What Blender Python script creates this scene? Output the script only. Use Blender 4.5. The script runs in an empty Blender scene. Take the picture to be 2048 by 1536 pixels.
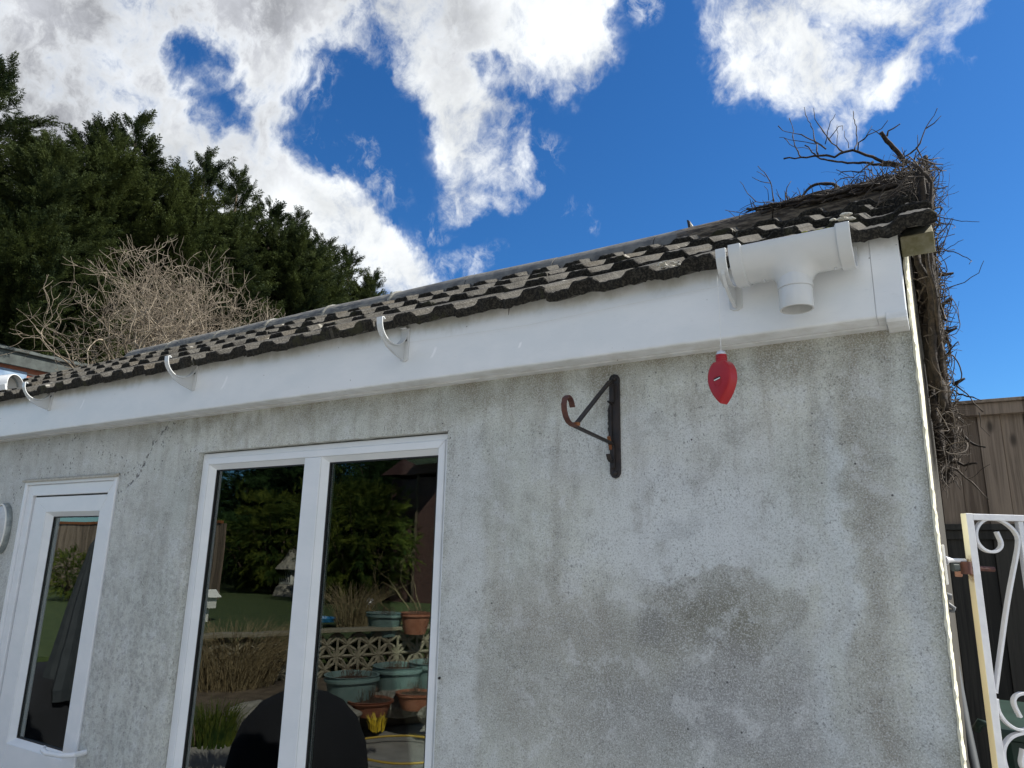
import bpy, bmesh, math, random
import numpy as np
from mathutils import Vector, Matrix, noise
random.seed(7); rng = np.random.default_rng(7)
sc = bpy.context.scene
PI = math.pi

# ------------------------------------------------------------------ camera
F = 1420.0                       # focal length for a 2048 px wide frame
CAM = np.array([.026, -1.7, 1.75])
R = np.array([[0.85492261, 0.1042295, 0.50817668],
              [0.51834636, -0.21053894, -0.82884884],
              [0.02060048, 0.97201315, -0.23402148]])
cd = bpy.data.cameras.new('camera'); cam = bpy.data.objects.new('camera', cd); sc.collection.objects.link(cam)
cd.sensor_width = 36; cd.lens = F / 2048 * 36; cd.clip_start = .02; cd.clip_end = 2000
m = Matrix([list(R[i]) + [CAM[i]] for i in range(3)] + [[0, 0, 0, 1]])
cam.matrix_world = m
sc.camera = cam

def ray(px, py):
    v = R @ np.array([px - 1024, 768 - py, -F]); return v / np.linalg.norm(v)
def at(px, py, axis, val):
    r = ray(px, py); return Vector(CAM + r * ((val - CAM[axis]) / r[axis]))

# ------------------------------------------------------------------ light
SUN = Vector((.60, .42, .68)).normalized()
sd = bpy.data.lights.new('sun', 'SUN'); so = bpy.data.objects.new('sun', sd); sc.collection.objects.link(so)
sd.energy = 4.2; sd.angle = math.radians(.55); sd.color = (1, .95, .86)
so.rotation_euler = SUN.to_track_quat('Z', 'Y').to_euler()
sc.view_settings.view_transform = 'Standard'; sc.view_settings.look = 'None'
sc.view_settings.gamma = 1; sc.view_settings.exposure = .92
sc.cycles.max_bounces = 7; sc.cycles.transparent_max_bounces = 12
sc.cycles.sample_clamp_indirect = 6

class NT:
    """small helper for writing node trees"""
    def __init__(s, tree): s.t = tree; s.n = tree.nodes; s.l = tree.links
    def add(s, kind, **kw):
        nd = s.n.new(kind)
        for k, v in kw.items(): setattr(nd, k, v)
        return nd
    def put(s, sock, v):
        if isinstance(v, bpy.types.NodeSocket): s.l.new(v, sock)
        elif v is not None: sock.default_value = v
    def math(s, op, a, b=None, c=None, clamp=False):
        nd = s.add('ShaderNodeMath', operation=op, use_clamp=clamp); s.put(nd.inputs[0], a)
        if b is not None: s.put(nd.inputs[1], b)
        if c is not None: s.put(nd.inputs[2], c)
        return nd.outputs[0]
    def vmath(s, op, a, b=None, out=0):
        nd = s.add('ShaderNodeVectorMath', operation=op); s.put(nd.inputs[0], a)
        if b is not None: s.put(nd.inputs[1], b)
        return nd.outputs[out]
    def smooth(s, v, a, b, lo=0, hi=1):
        nd = s.add('ShaderNodeMapRange', interpolation_type='SMOOTHSTEP'); s.put(nd.inputs[0], v)
        for i, x in enumerate((a, b, lo, hi)): s.put(nd.inputs[1 + i], x)
        return nd.outputs[0]
    def noise(s, vec, scale, detail=4, rough=.55, dist=0, out='Fac'):
        nd = s.add('ShaderNodeTexNoise'); s.put(nd.inputs['Vector'], vec); s.put(nd.inputs['Scale'], scale)
        nd.inputs['Detail'].default_value = detail; nd.inputs['Roughness'].default_value = rough
        nd.inputs['Distortion'].default_value = dist
        return nd.outputs[out]
    def vor(s, vec, scale, feature='F1', out='Distance'):
        nd = s.add('ShaderNodeTexVoronoi', feature=feature); s.put(nd.inputs['Vector'], vec); nd.inputs['Scale'].default_value = scale
        return nd.outputs[out]
    def mix(s, f, a, b, blend='MIX'):
        nd = s.add('ShaderNodeMix', data_type='RGBA', blend_type=blend); s.put(nd.inputs[0], f)
        s.put(nd.inputs[6], (*a, 1) if isinstance(a, tuple) and len(a) == 3 else a)
        s.put(nd.inputs[7], (*b, 1) if isinstance(b, tuple) and len(b) == 3 else b)
        return nd.outputs[2]
    def mapping(s, vec, scale=(1, 1, 1), rot=(0, 0, 0)):
        nd = s.add('ShaderNodeMapping'); s.put(nd.inputs[0], vec); nd.inputs['Scale'].default_value = scale
        nd.inputs['Rotation'].default_value = rot; return nd.outputs[0]
    def sep(s, v):
        nd = s.add('ShaderNodeSeparateXYZ'); s.put(nd.inputs[0], v); return nd.outputs
    def comb(s, x, y, z):
        nd = s.add('ShaderNodeCombineXYZ')
        for i, v in enumerate((x, y, z)): s.put(nd.inputs[i], v)
        return nd.outputs[0]

# ------------------------------------------------------------------ sky with clouds
w = bpy.data.worlds.new('World'); sc.world = w; w.use_nodes = True
N = NT(w.node_tree); N.n.clear()
sky = N.add('ShaderNodeTexSky', sky_type='NISHITA'); sky.sun_disc = False
sky.sun_elevation = math.asin(SUN.z); sky.sun_rotation = math.atan2(SUN.x, SUN.y)
sky.air_density = 1.0; sky.dust_density = .3; sky.ozone_density = 3.0
hs = N.add('ShaderNodeHueSaturation'); hs.inputs['Saturation'].default_value = 1.22; hs.inputs['Value'].default_value = 1.0
N.l.new(sky.outputs[0], hs.inputs['Color'])
skyc = N.vmath('MULTIPLY', hs.outputs[0], (.50, .84, 1.10))
D = N.add('ShaderNodeTexCoord').outputs['Generated']
D = N.vmath('NORMALIZE', D)
# where the clouds stand: soft discs on directions of the sky (pixel centre, radius in px of the photograph)
pos_blobs = [(40, 60, 300), (230, 130, 240), (90, 330, 260), (330, 330, 220), (480, 330, 170), (570, 440, 165), (690, 480, 130), (765, 515, 85),
             (570, 250, 85), (640, 20, 190), (470, 10, 150), (860, 30, 190), (1060, 20, 140), (900, 150, 120), (870, 220, 90), (960, 260, 95), (900, 320, 75), (1010, 350, 60), (1160, 70, 85),
             (1600, 20, 160), (1550, 100, 110), (1640, 140, 100), (1680, 200, 75), (1800, 40, 100), (1770, 120, 75), (1890, 0, 70), (320, 20, 200)]
neg_blobs = [(360, 80, 36), (400, 125, 42), (445, 185, 40), (700, 190, 88), (745, 280, 88), (795, 360, 65), (1290, 60, 70), (1735, 95, 42), (960, 130, 34)]
wv = N.add('ShaderNodeVectorMath', operation='SCALE'); w1 = N.vmath('SUBTRACT', N.noise(D, 4.5, 6, .62, 0, 'Color'), (.5, .5, .5)); N.put(wv.inputs[0], w1); wv.inputs['Scale'].default_value = .20
Dw = N.vmath('NORMALIZE', N.vmath('ADD', D, wv.outputs[0]))
def blob(px, py, rad, outer=1.45, inner=.25, src=None):
    d = ray(px, py); k = 1 / math.sqrt(1 + ((px - 1024) ** 2 + (py - 768) ** 2) / F ** 2); ang = rad / F * k
    return N.smooth(N.vmath('DOT_PRODUCT', src or Dw, tuple(d), out='Value'), math.cos(ang * outer), math.cos(ang * inner))
mask = None
for b in pos_blobs:
    v = blob(*b)
    if b[0] > 800: v = N.math('MULTIPLY', v, .92 if b[1] < 60 and b[0] < 1400 else (.62 if b[1] > 180 else .74))      # thinner, torn cloud
    mask = v if mask is None else N.math('MAXIMUM', mask, v)
for b in neg_blobs: mask = N.math('MULTIPLY', mask, N.math('SUBTRACT', 1, N.math('MULTIPLY', blob(*b, 1.9, .0), .60 if b[2] < 50 else .88)))
wisp = None
for b in [(1165, 445, 34), (945, 500, 26), (880, 530, 36), (1030, 385, 50), (1085, 320, 50), (925, 510, 28), (1850, 110, 55), (700, 320, 70), (900, 560, 22), (1280, 15, 40), (1570, 200, 40), (860, 420, 40), (620, 130, 60)]:
    v = blob(*b, 1.5, .0); wisp = v if wisp is None else N.math('MAXIMUM', wisp, v)
# the sky that the photograph does not show: scattered cloud from noise alone
away = N.smooth(N.vmath('DOT_PRODUCT', D, tuple(ray(1024, 500)), out='Value'), .72, .45)
mask = N.math('MAXIMUM', mask, N.math('MULTIPLY', N.smooth(N.noise(D, 1.8, 3, .5), .40, .60), away))
Q1 = N.vmath('ADD', D, N.vmath('MULTIPLY', w1, (.06, .06, .06)))
n1 = N.noise(N.mapping(Q1, (1.15, 1.15, .85)), 8.5, 10, .64, .25)
n2 = N.noise(N.mapping(Q1, (1.5, 1.5, .7)), 26, 7, .68, .5)
nn = N.math('ADD', N.math('MULTIPLY', N.math('SUBTRACT', n1, .5), 3.3), N.math('MULTIPLY', N.math('SUBTRACT', n2, .5), 1.2))
dens = N.math('ADD', N.math('MULTIPLY', mask, 1.25), nn)
alpha = N.math('MULTIPLY', N.smooth(dens, .10, 1.30), N.smooth(mask, .02, .4))
wa = N.math('MULTIPLY', wisp, N.smooth(N.math('ADD', N.math('MULTIPLY', n2, .6), N.math('MULTIPLY', n1, .5)), .54, .78))
alpha = N.math('MAXIMUM', alpha, N.math('MULTIPLY', wa, .65))
# body shading of the clouds: thick bellies are grey, thin rims bright
nb = N.noise(Q1, 5.0, 6, .58, .2); nb2 = N.noise(N.vmath('ADD', Q1, (.013, .0, -.02)), 8.5, 6, .6, .25)
gz = N.math('MAXIMUM', blob(130, 20, 330, 1.5, 0, D), N.math('MAXIMUM', blob(430, 50, 260, 1.5, 0, D), blob(150, 260, 230, 1.6, 0, D)))
gz = N.math('MAXIMUM', gz, N.math('MULTIPLY', blob(760, 60, 200, 1.4, 0, D), .7))
belly = N.math('MULTIPLY', N.smooth(dens, .8, 1.6), N.math('ADD', .22, N.math('MULTIPLY', gz, .85))); belly = N.math('MULTIPLY', belly, N.smooth(nb, .22, .55))
lump = N.math('MULTIPLY', N.math('SUBTRACT', n1, nb2), 1.6)
lum = N.math('ADD', N.math('SUBTRACT', .53, N.math('MULTIPLY', belly, .31)), N.math('ADD', N.math('MULTIPLY', lump, .34), N.math('MULTIPLY', N.math('SUBTRACT', n2, .5), .12)))
lum = N.math('MAXIMUM', lum, .1)
cc = N.mix(belly, (.97, 1.0, 1.01), (.92, .95, 1.03))
cl = N.add('ShaderNodeVectorMath', operation='SCALE'); N.put(cl.inputs[0], cc); N.put(cl.inputs['Scale'], lum)
bg1 = N.add('ShaderNodeBackground'); N.put(bg1.inputs[0], skyc); bg1.inputs[1].default_value = .065
bg2 = N.add('ShaderNodeBackground'); N.put(bg2.inputs[0], cl.outputs[0]); bg2.inputs[1].default_value = 1.0
mx = N.add('ShaderNodeMixShader'); N.put(mx.inputs[0], alpha)
N.l.new(bg1.outputs[0], mx.inputs[1]); N.l.new(bg2.outputs[0], mx.inputs[2])
ow = N.add('ShaderNodeOutputWorld'); N.l.new(mx.outputs[0], ow.inputs[0])
w.cycles.sampling_method = 'MANUAL'; w.cycles.sample_map_resolution = 512

# ------------------------------------------------------------------ mesh helpers
class MB:
    def __init__(s): s.v = []; s.f = []; s.mi = []; s.cur = 0
    def face(s, idx): s.f.append(idx); s.mi.append(s.cur)
    def box(s, x0, x1, y0, y1, z0, z1):
        b = len(s.v)
        s.v += [(x0, y0, z0), (x1, y0, z0), (x1, y1, z0), (x0, y1, z0), (x0, y0, z1), (x1, y0, z1), (x1, y1, z1), (x0, y1, z1)]
        for q in ((0, 3, 2, 1), (4, 5, 6, 7), (0, 1, 5, 4), (1, 2, 6, 5), (2, 3, 7, 6), (3, 0, 4, 7)): s.face([b + i for i in q])
        return s
    def prism(s, pts, a0, a1, axis):
        """2-D outline (other two axes, in order) extruded along axis from a0 to a1"""
        b = len(s.v); n = len(pts)
        for a in (a0, a1):
            for p in pts:
                q = list(p); q.insert(axis, a); s.v.append(tuple(q))
        s.face([b + i for i in range(n)][::-1]); s.face([b + n + i for i in range(n)])
        for i in range(n): j = (i + 1) % n; s.face([b + i, b + j, b + n + j, b + n + i])
        return s
    def tube(s, pts, rad, n=6, caps=True):
        pts = [Vector(p) for p in pts]; k = len(pts)
        if not hasattr(rad, '__len__'): rad = [rad] * k
        up = Vector((0, 0, 1)); t = (pts[1] - pts[0]).normalized()
        if abs(t.dot(up)) > .9: up = Vector((1, 0, 0))
        u = t.cross(up).normalized(); b = len(s.v)
        for i, p in enumerate(pts):
            t = (pts[min(i + 1, k - 1)] - pts[max(i - 1, 0)])
            if t.length < 1e-9: t = Vector((0, 0, 1))
            t.normalize(); u = (u - t * u.dot(t))
            if u.length < 1e-6: u = t.orthogonal()
            u.normalize(); vv = t.cross(u)
            for j in range(n):
                a = 2 * PI * j / n; q = p + (u * math.cos(a) + vv * math.sin(a)) * rad[i]; s.v.append(tuple(q))
        for i in range(k - 1):
            for j in range(n):
                jj = (j + 1) % n; s.face([b + i * n + j, b + i * n + jj, b + (i + 1) * n + jj, b + (i + 1) * n + j])
        if caps: s.face([b + j for j in range(n)][::-1]); s.face([b + (k - 1) * n + j for j in range(n)])
        return s
    def strap(s, pts, width, thick, axis=0, c=0):
        """flat bar that follows pts in the plane across axis; width along axis"""
        b = len(s.v); k = len(pts); P_ = [Vector(p) for p in pts]
        for i, p in enumerate(P_):
            t = (P_[min(i + 1, k - 1)] - P_[max(i - 1, 0)]).normalized(); nrm = Vector((-t.y, t.x))
            for sgn, dx in ((1, -1), (1, 1), (-1, 1), (-1, -1)):
                q = p + nrm * sgn * thick / 2; qq = [q.x, q.y]; qq.insert(axis, c + dx * width / 2); s.v.append(tuple(qq))
        for i in range(k - 1):
            for j in range(4):
                jj = (j + 1) % 4; s.face([b + i * 4 + j, b + i * 4 + jj, b + (i + 1) * 4 + jj, b + (i + 1) * 4 + j])
        s.face([b, b + 3, b + 2, b + 1]); s.face([b + (k - 1) * 4 + j for j in range(4)])
        return s
    def lathe(s, prof, axis_o, n=32, flat=None, closed=False):
        """profile (r, h) about a vertical axis"""
        b = len(s.v); k = len(prof)
        for r_, h in prof:
            for j in range(n):
                a = 2 * PI * j / n; s.v.append((axis_o[0] + r_ * math.cos(a), axis_o[1] + r_ * math.sin(a), axis_o[2] + h))
        for i in range(k - 1):
            for j in range(n):
                jj = (j + 1) % n; s.face([b + i * n + j, b + i * n + jj, b + (i + 1) * n + jj, b + (i + 1) * n + j])
        return s
    def ring(s, x0, x1, z0, z1, wd, yf, yb, gap=.0005):
        """rectangular frame of four mitred pieces facing -Y"""
        for k in range(4):
            o = [(x0, z0), (x1, z0), (x1, z1), (x0, z1)]; i_ = [(x0 + wd, z0 + wd), (x1 - wd, z0 + wd), (x1 - wd, z1 - wd), (x0 + wd, z1 - wd)]
            a, b_ = o[k], o[(k + 1) % 4]; c_, d_ = i_[(k + 1) % 4], i_[k]
            L = Vector((b_[0] - a[0], b_[1] - a[1])).normalized() * gap
            pts = [(a[0] + L.x, a[1] + L.y), (b_[0] - L.x, b_[1] - L.y), (c_[0] - L.x, c_[1] - L.y), (d_[0] + L.x, d_[1] + L.y)]
            s.prism(pts, yf, yb, 1)
        return s
    def build(s, name, mats, parent=None, smooth=False, bevel=0, seg=2, loc=None, auto=None):
        me = bpy.data.meshes.new(name); me.from_pydata(s.v, [], s.f); me.update()
        if not isinstance(mats, (list, tuple)): mats = [mats]
        for m_ in mats: me.materials.append(m_)
        if len(mats) > 1: me.polygons.foreach_set('material_index', s.mi)
        bm = bmesh.new(); bm.from_mesh(me); bmesh.ops.recalc_face_normals(bm, faces=bm.faces); bm.to_mesh(me); bm.free()
        o = bpy.data.objects.new(name, me); sc.collection.objects.link(o)
        if smooth: me.polygons.foreach_set('use_smooth', [True] * len(me.polygons))
        if auto: me.set_sharp_from_angle(angle=math.radians(auto))
        if parent: o.parent = parent
        if loc: o.location = loc
        if bevel:
            b = o.modifiers.new('bevel', 'BEVEL'); b.width = bevel; b.segments = seg; b.limit_method = 'ANGLE'; b.angle_limit = math.radians(40)
        return o

def empty(name, loc=(0, 0, 0)):
    o = bpy.data.objects.new(name, None); sc.collection.objects.link(o); o.location = loc; o.empty_display_size = .1; return o
def tag(o, label, cat, group=None, kind=None):
    o['label'] = label; o['category'] = cat
    if group: o['group'] = group
    if kind: o['kind'] = kind
    return o
def thing(name, label, cat, loc=(0, 0, 0), group=None): return tag(empty(name, loc), label, cat, group)
def numpy_mesh(name, V, Q, mat, parent=None, smooth=False):
    """V (n,3), Q (m,4) quads"""
    me = bpy.data.meshes.new(name); me.vertices.add(len(V)); me.vertices.foreach_set('co', V.astype(np.float32).ravel())
    me.loops.add(Q.size); me.loops.foreach_set('vertex_index', Q.astype(np.int32).ravel())
    me.polygons.add(len(Q)); me.polygons.foreach_set('loop_start', np.arange(0, Q.size, Q.shape[1], dtype=np.int32))
    me.update(calc_edges=True); me.validate()
    me.materials.append(mat)
    if smooth: me.polygons.foreach_set('use_smooth', [True] * len(me.polygons))
    o = bpy.data.objects.new(name, me); sc.collection.objects.link(o)
    if parent: o.parent = parent
    return o

# ------------------------------------------------------------------ materials
def newmat(name):
    m_ = bpy.data.materials.new(name); m_.use_nodes = True; T = NT(m_.node_tree); T.n.clear()
    out = T.add('ShaderNodeOutputMaterial'); bs = T.add('ShaderNodeBsdfPrincipled'); T.l.new(bs.outputs[0], out.inputs[0])
    T.bs = bs; T.out = out; T.o = T.add('ShaderNodeTexCoord').outputs['Object']
    return m_, T
def bump(T, h, strength=.3, dist=.01):
    b = T.add('ShaderNodeBump'); T.put(b.inputs['Height'], h); b.inputs['Strength'].default_value = strength; b.inputs['Distance'].default_value = dist
    T.l.new(b.outputs[0], T.bs.inputs['Normal'])
def simple(name, a, b, scale=20, rough=.6, bs=.15, bd=.002, metal=0, detail=5, spec=.5, stretch=(1, 1, 1), rv=.1):
    m_, T = newmat(name); v = T.mapping(T.o, stretch)
    n_ = T.noise(v, scale, detail, .6); T.put(T.bs.inputs['Base Color'], T.mix(T.smooth(n_, .3, .7), a, b))
    T.put(T.bs.inputs['Roughness'], T.math('ADD', rough - rv / 2, T.math('MULTIPLY', n_, rv))); T.bs.inputs['Metallic'].default_value = metal
    T.bs.inputs['Specular IOR Level'].default_value = spec
    if bs: bump(T, T.noise(v, scale * 3, 4, .6), bs, bd)
    return m_

def wall_material():
    m_, T = newmat('weathered_render')
    x, y, z = T.sep(T.o)
    wn = T.vmath('SUBTRACT', T.noise(T.o, 5, 6, .6, 0, 'Color'), (.5, .5, .5))
    wn2 = T.vmath('SUBTRACT', T.noise(T.o, 26, 4, .6, 0, 'Color'), (.5, .5, .5))
    wx, wy, wz = T.sep(T.vmath('ADD', T.vmath('MULTIPLY', wn, (.22, 0, .22)), T.vmath('MULTIPLY', wn2, (.05, 0, .05))))
    X = T.math('ADD', x, wx); Z = T.math('ADD', z, wz)
    big = T.noise(T.o, 2.2, 5, .55); med = T.noise(T.o, 9, 5, .6)
    streak = T.noise(T.mapping(T.o, (9, 1, .9)), 2.2, 5, .55)
    col = T.mix(T.smooth(big, .35, .65), (.50, .525, .478), (.63, .64, .575))
    col = T.mix(T.math('MULTIPLY', T.smooth(streak, .46, .66), .48), col, (.36, .345, .30))
    col = T.mix(T.math('MULTIPLY', T.smooth(med, .5, .7), .45), col, (.35, .335, .295))
    col = T.mix(T.math('MULTIPLY', T.smooth(T.noise(T.o, 4.2, 7, .7), .55, .7), .45), col, (.64, .665, .68))
    def ell(px, py, rx, rz, a, b_=1.0, xx=None, zz=None):
        c = at(px, py, 1, 0)
        dx = T.math('DIVIDE', T.math('SUBTRACT', X, c.x), rx); dz = T.math('DIVIDE', T.math('SUBTRACT', Z, c.z), rz)
        r2 = T.math('ADD', T.math('MULTIPLY', dx, dx), T.math('MULTIPLY', dz, dz))
        return T.smooth(r2, b_, a)
    def stain(col, f, c, k): return T.mix(T.math('MULTIPLY', f, k), col, c)
    # stains and worn patches with a shape of their own
    col = stain(col, ell(1380, 1060, .30, .17, .1, 1.4), (.66, .69, .71), .7)      # pale patch
    col = stain(col, ell(1300, 900, .35, .12, 0, 1.5), (.58, .60, .62), .4)
    col = stain(col, ell(1440, 1235, .165, .098, .86, 1.12), (.26, .245, .20), .55)
    col = stain(col, ell(1440, 1240, .12, .08, .0, 1.3), (.15, .14, .085), .55)    # brown damp patch
    col = stain(col, ell(1330, 1330, .26, .20, .2, 1.5), (.22, .215, .19), .5)
    col = stain(col, ell(1170, 1400, .30, .24, .0, 1.5), (.30, .285, .24), .5)
    col = stain(col, ell(1010, 1330, .14, .22, .0, 1.5), (.34, .33, .29), .4)
    col = stain(col, ell(1500, 1500, .5, .16, .0, 1.5), (.32, .33, .34), .45)
    col = stain(col, ell(1100, 1230, .18, .12, 0, 1.6), (.34, .31, .26), .35)
    col = stain(col, ell(1300, 1240, .045, .04, .0, 1.5), (.13, .13, .13), .4)
    col = stain(col, ell(1500, 1400, .18, .14, 0, 1.5), (.30, .30, .31), .5)
    col = stain(col, ell(1360, 1048, .06, .03, 0, 1.6), (.28, .30, .31), .35)
    def band(px, py, wd, z0, z1, c, k, col, soft=.95):
        wd = wd * 1.25
        cx = at(px, py, 1, 0).x; d = T.math('ABSOLUTE', T.math('SUBTRACT', T.math('ADD', x, T.math('MULTIPLY', wx, .8)), cx))
        f = T.math('MULTIPLY', T.smooth(d, wd, wd * (1 - soft)), T.smooth(T.math('ADD', z, wz), z0 - .1, z0 + .08))
        f = T.math('MULTIPLY', f, T.smooth(T.math('ADD', z, wz), z1 + .1, z1 - .05)); return stain(col, f, c, k)
    col = band(1680, 1100, .028, 1.55, 2.05, (.64, .69, .72), .5, col)
    col = band(1745, 1150, .042, 1.0, 2.2, (.27, .25, .205), .62, col)
    col = band(1650, 1250, .03, .9, 1.75, (.60, .64, .67), .45, col)
    col = band(1600, 1400, .06, .9, 1.6, (.30, .30, .30), .35, col)
    col = band(1850, 1250, .03, .9, 1.9, (.52, .56, .59), .45, col)
    col = band(925, 1100, .07, .4, 2.08, (.60, .62, .61), .65, col, .5)           # smoother strip beside the window
    mot = T.noise(T.vmath('ADD', T.o, T.vmath('MULTIPLY', wn, (.1, .1, .1))), 13, 7, .68); col = T.mix(T.math('MULTIPLY', T.smooth(mot, .5, .66), .42), col, (.27, .262, .232)); col = T.mix(T.math('MULTIPLY', T.smooth(mot, .49, .36), .42), col, (.70, .72, .72))
    # grime under the soffit, stronger left of the window
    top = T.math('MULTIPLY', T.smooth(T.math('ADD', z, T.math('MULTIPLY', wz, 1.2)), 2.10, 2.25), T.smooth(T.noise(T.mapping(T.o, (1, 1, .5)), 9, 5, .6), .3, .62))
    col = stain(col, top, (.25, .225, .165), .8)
    drip = T.math('MULTIPLY', T.smooth(z, 1.75, 2.2), T.smooth(T.noise(T.mapping(T.o, (6, 1, .55)), 5, 4, .6), .5, .68))
    col = stain(col, drip, (.30, .27, .22), .35)
    # edge grime next to the corner
    eg = T.smooth(T.math('ADD', x, T.math('MULTIPLY', wx, .25)), -.035, -.004); col = stain(col, eg, (.25, .255, .21), .6)
    # blotchy cell pattern on the left part
    lf = T.math('MULTIPLY', T.smooth(x, -2.2, -2.7), T.smooth(z, 1.95, 1.6))
    vc = T.vor(T.vmath('ADD', T.o, T.vmath('MULTIPLY', wn2, (.05, .05, .05))), 42)
    col = stain(col, T.math('MULTIPLY', lf, T.smooth(vc, .52, .28)), (.24, .235, .225), .5)
    col = T.mix(T.math('MULTIPLY', T.smooth(x, -2.3, -3.4), .35), col, (.58, .60, .61))
    # black mould flecks: top left and scattered
    vf = T.vor(T.vmath('ADD', T.mapping(T.o, (1, 1, .8)), T.vmath('MULTIPLY', wn2, (.03, .03, .03))), 60); nf = T.noise(T.o, 7, 5, .65)
    fl = T.math('MULTIPLY', T.smooth(vf, .30, .16), T.math('MULTIPLY', T.smooth(nf, .50, .56), T.math('MULTIPLY', T.smooth(x, -2.2, -2.7), T.smooth(z, 1.78, 2.02))))
    col = stain(col, fl, (.05, .05, .04), .85)
    # crack running down left of the window head
    c0 = at(335, 845, 1, 0); c1 = at(262, 962, 1, 0)
    dv = Vector((c1.x - c0.x, c1.z - c0.z)); L = dv.length; dv.normalize()
    ax = T.math('SUBTRACT', T.math('ADD', x, T.math('MULTIPLY', wx, .55)), c0.x); az = T.math('SUBTRACT', T.math('ADD', z, T.math('MULTIPLY', wz, .55)), c0.z)
    al = T.math('ADD', T.math('MULTIPLY', ax, dv.x), T.math('MULTIPLY', az, dv.y)); ac = T.math('ABSOLUTE', T.math('SUBTRACT', T.math('MULTIPLY', ax, dv.y), T.math('MULTIPLY', az, dv.x)))
    ck = T.math('MULTIPLY', T.smooth(ac, .011, .003), T.math('MULTIPLY', T.smooth(al, -.01, .02), T.smooth(al, L + .05, L)))
    ck = T.math('MULTIPLY', ck, T.smooth(T.noise(T.o, 45, 3, .6), .45, .6)); col = stain(col, ck, (.04, .035, .03), .9)
    # fine grain
    g1 = T.noise(T.o, 230, 3, .7); g2 = T.noise(T.o, 90, 4, .65)
    col = T.mix(T.math('MULTIPLY', T.smooth(g1, .50, .66), .5), col, (.13, .13, .125))
    g4 = T.noise(T.o, 300, 2, .6); col = T.mix(T.math('MULTIPLY', T.smooth(g4, .5, .36), .45), col, (.74, .76, .76))
    g3 = T.noise(T.o, 150, 3, .7); col = T.mix(T.math('MULTIPLY', T.smooth(g3, .55, .7), .4), col, (.15, .15, .14))
    col = T.mix(T.math('MULTIPLY', T.smooth(g2, .5, .32), .2), col, (.72, .74, .74))
    pit = T.math('MULTIPLY', T.smooth(T.noise(T.mapping(T.o, (1.5, 1, .9)), 95, 3, .7), .585, .64), T.smooth(T.noise(T.o, 5, 4, .65), .47, .58)); col = T.mix(T.math('MULTIPLY', pit, .55), col, (.10, .105, .10))
    vd = T.vor(T.o, 38); nd_ = T.noise(T.o, 3, 3, .5)
    col = T.mix(T.math('MULTIPLY', T.smooth(vd, .12, .06), T.smooth(nd_, .5, .6)), col, (.10, .10, .10))
    T.put(T.bs.inputs['Base Color'], col); T.bs.inputs['Roughness'].default_value = .9; T.bs.inputs['Specular IOR Level'].default_value = .25
    h = T.math('ADD', T.math('MULTIPLY', g1, .5), T.math('ADD', T.math('MULTIPLY', g2, .8), T.math('MULTIPLY', med, 1.2)))
    h = T.math('SUBTRACT', h, T.math('MULTIPLY', T.math('ADD', fl, ck), 1.2))
    bump(T, h, .55, .004)
    return m_

def upvc_material(name, dirt=0.0, marks=()):
    m_, T = newmat(name); x, y, z = T.sep(T.o)
    n_ = T.noise(T.mapping(T.o, (1, 1, 2)), 6, 5, .6)
    col = T.mix(T.smooth(n_, .3, .7), (.77, .80, .82), (.83, .85, .865))
    if dirt:
        a = T.noise(T.mapping(T.o, (1.6, 1, 1)), 7, 5, .65); wz = T.math('MULTIPLY', T.math('SUBTRACT', a, .5), .11)
        f = T.smooth(T.math('ADD', z, wz), 2.385, 2.44); col = T.mix(T.math('MULTIPLY', f, .55), col, (.30, .29, .20))
        fs = T.noise(T.mapping(T.o, (1, 1, 5)), 60, 4, .6); col = T.mix(T.math('MULTIPLY', T.smooth(fs, .6, .8), .25), col, (.5, .5, .5))
        lp = T.smooth(z, 2.262, 2.25); col = T.mix(T.math('MULTIPLY', lp, T.math('MULTIPLY', T.smooth(T.noise(T.o, 18, 4, .6), .35, .7), .35)), col, (.42, .40, .33))
        vf = T.vor(T.o, 30); col = T.mix(T.math('MULTIPLY', T.smooth(vf, .07, .04), T.smooth(n_, .5, .56)), col, (.25, .25, .24))
        for (px, py, rx, rz, sl) in marks:
            c = at(px, py, 1, -.087); dx = T.math('SUBTRACT', x, c.x); dz = T.math('SUBTRACT', z, c.z)
            e = T.math('SUBTRACT', T.math('SUBTRACT', dx, T.math('MULTIPLY', dz, sl)), T.math('MULTIPLY', T.math('MULTIPLY', dz, dz), -9))
            f = T.math('MULTIPLY', T.smooth(T.math('ABSOLUTE', e), rx * 1.4, rx * .4), T.smooth(T.math('ABSOLUTE', dz), rz, rz * .5))
            col = T.mix(T.math('MULTIPLY', f, .9), col, (.97, .98, 1.0))
    T.put(T.bs.inputs['Base Color'], col); T.put(T.bs.inputs['Roughness'], T.math('ADD', .28, T.math('MULTIPLY', n_, .2)))
    bump(T, T.noise(T.o, 8, 3, .5), .12, .01)
    return m_

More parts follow.
